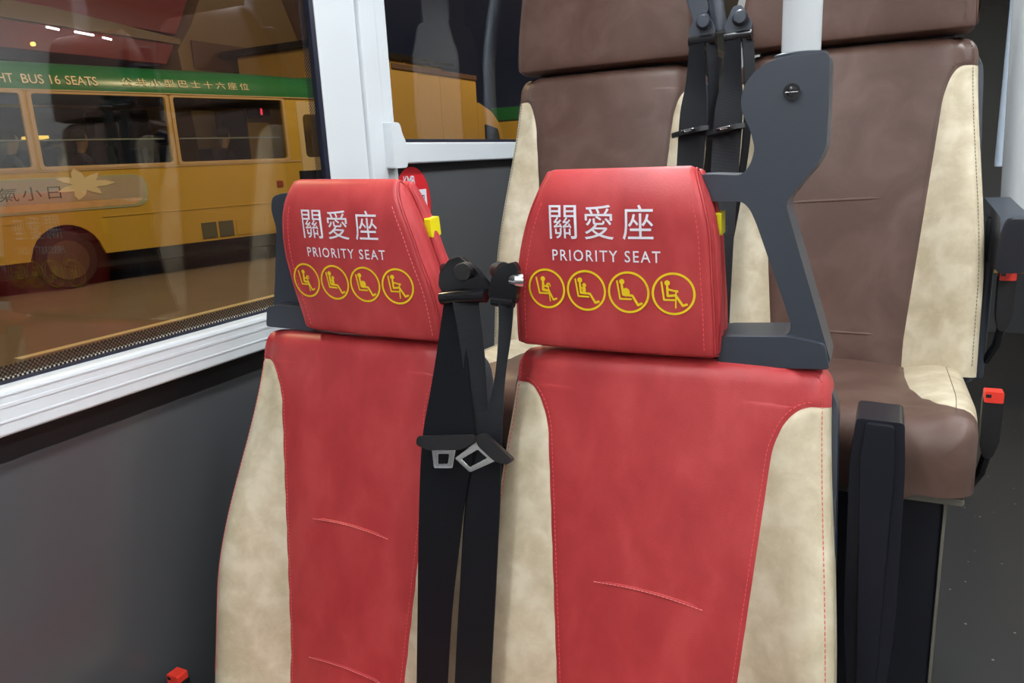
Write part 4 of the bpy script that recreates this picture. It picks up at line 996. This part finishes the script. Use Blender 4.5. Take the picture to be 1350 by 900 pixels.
# ------------------------------------------------------------------ street side: shop building and yellow kiosk
KI = empty('roadside_kiosk', (-13.55, 17.2, RZ), 'yellow walled roadside kiosk with dark flat roof behind the minibus', 'kiosk', local=True)
box('kiosk_wall', -1.2, 1.2, -2.0, 4.0, 0.0, 4.22, M['kiosk'], KI, 0.02)
box('kiosk_roof', -1.5, 1.45, -2.3, 4.3, 4.22, 4.34, M['fac_dark'], KI, 0.03)
for yy in (-1.0, 0.4, 1.8): box('wall_batten', 1.2, 1.24, yy, yy + 0.08, 0.1, 4.20, M['mb_frame'], KI, 0.01)
BD = empty('shop_building', (-16.5, 12.0, RZ), 'red and tan shop building with lit canopy across the street', 'building', local=True)
box('shop_wall', -3.0, -0.6, -14, 12, 0.0, 9.0, M['fac_brown'], BD, 0)
box('shopfront', -0.6, -0.2, -14, 2.0, 0.0, 3.95, M['fac_dark'], BD, 0.02)
cv = prism('canopy', [(-14, 4.55), (1.9, 4.55), (1.5, 3.95), (-14, 3.95)], lambda a, b, d: (d, a, b), -0.6, 1.2, M['fac_red'], BD, bev=0.03)
prism('tan_band', [(-14, 4.95), (-1.2, 4.80), (1.9, 4.55), (1.9, 4.42), (-14, 4.66)], lambda a, b, d: (d, a, b), 1.15, 1.32, M['fac_tan'], BD, bev=0.01)
prism('red_fascia', [(-14, 4.85), (2.1, 4.70), (3.2, 6.6), (-14, 6.6)], lambda a, b, d: (d, a, b), 0.3, 1.0, M['fac_red'], BD, bev=0.03)
prism('seat_reflection_tan', [(2.2, 0.0), (8.0, 0.0), (8.0, 4.6), (6.3, 4.55), (5.2, 6.8), (3.4, 6.8), (2.3, 4.9), (1.8, 4.3)], lambda a, b, d: (d, a, b), -0.6, 1.3, M['fac_tan'], BD, bev=0.03)  # reflection of a seat in the pane, modelled as a solid shape
prism('seat_reflection_facet', [(5.25, 6.8), (6.35, 4.5), (8.2, 4.5), (8.0, 5.2), (6.6, 6.8)], lambda a, b, d: (d, a, b), -0.5, 0.9, M['fac_brown'], BD, bev=0.03)
box('seat_reflection_band', 1.3, 1.36, 2.2, 8.0, 3.9, 4.55, M['fac_brown'], BD, 0.01)
for (yy, zz, l) in ((-1.30, 4.40, 0.26), (-0.62, 4.38, 0.42), (-0.10, 4.34, 0.2)):
    tube('canopy_tube_lamp', [(1.36, yy - l / 2, zz), (1.36, yy + l / 2, zz - 0.02)], 0.022, M['tube_on'], BD, 10)
tube('amber_lamp', [(1.3, -1.75, 4.05), (1.36, -1.75, 4.05)], 0.04, M['amber_on'], BD, 12)
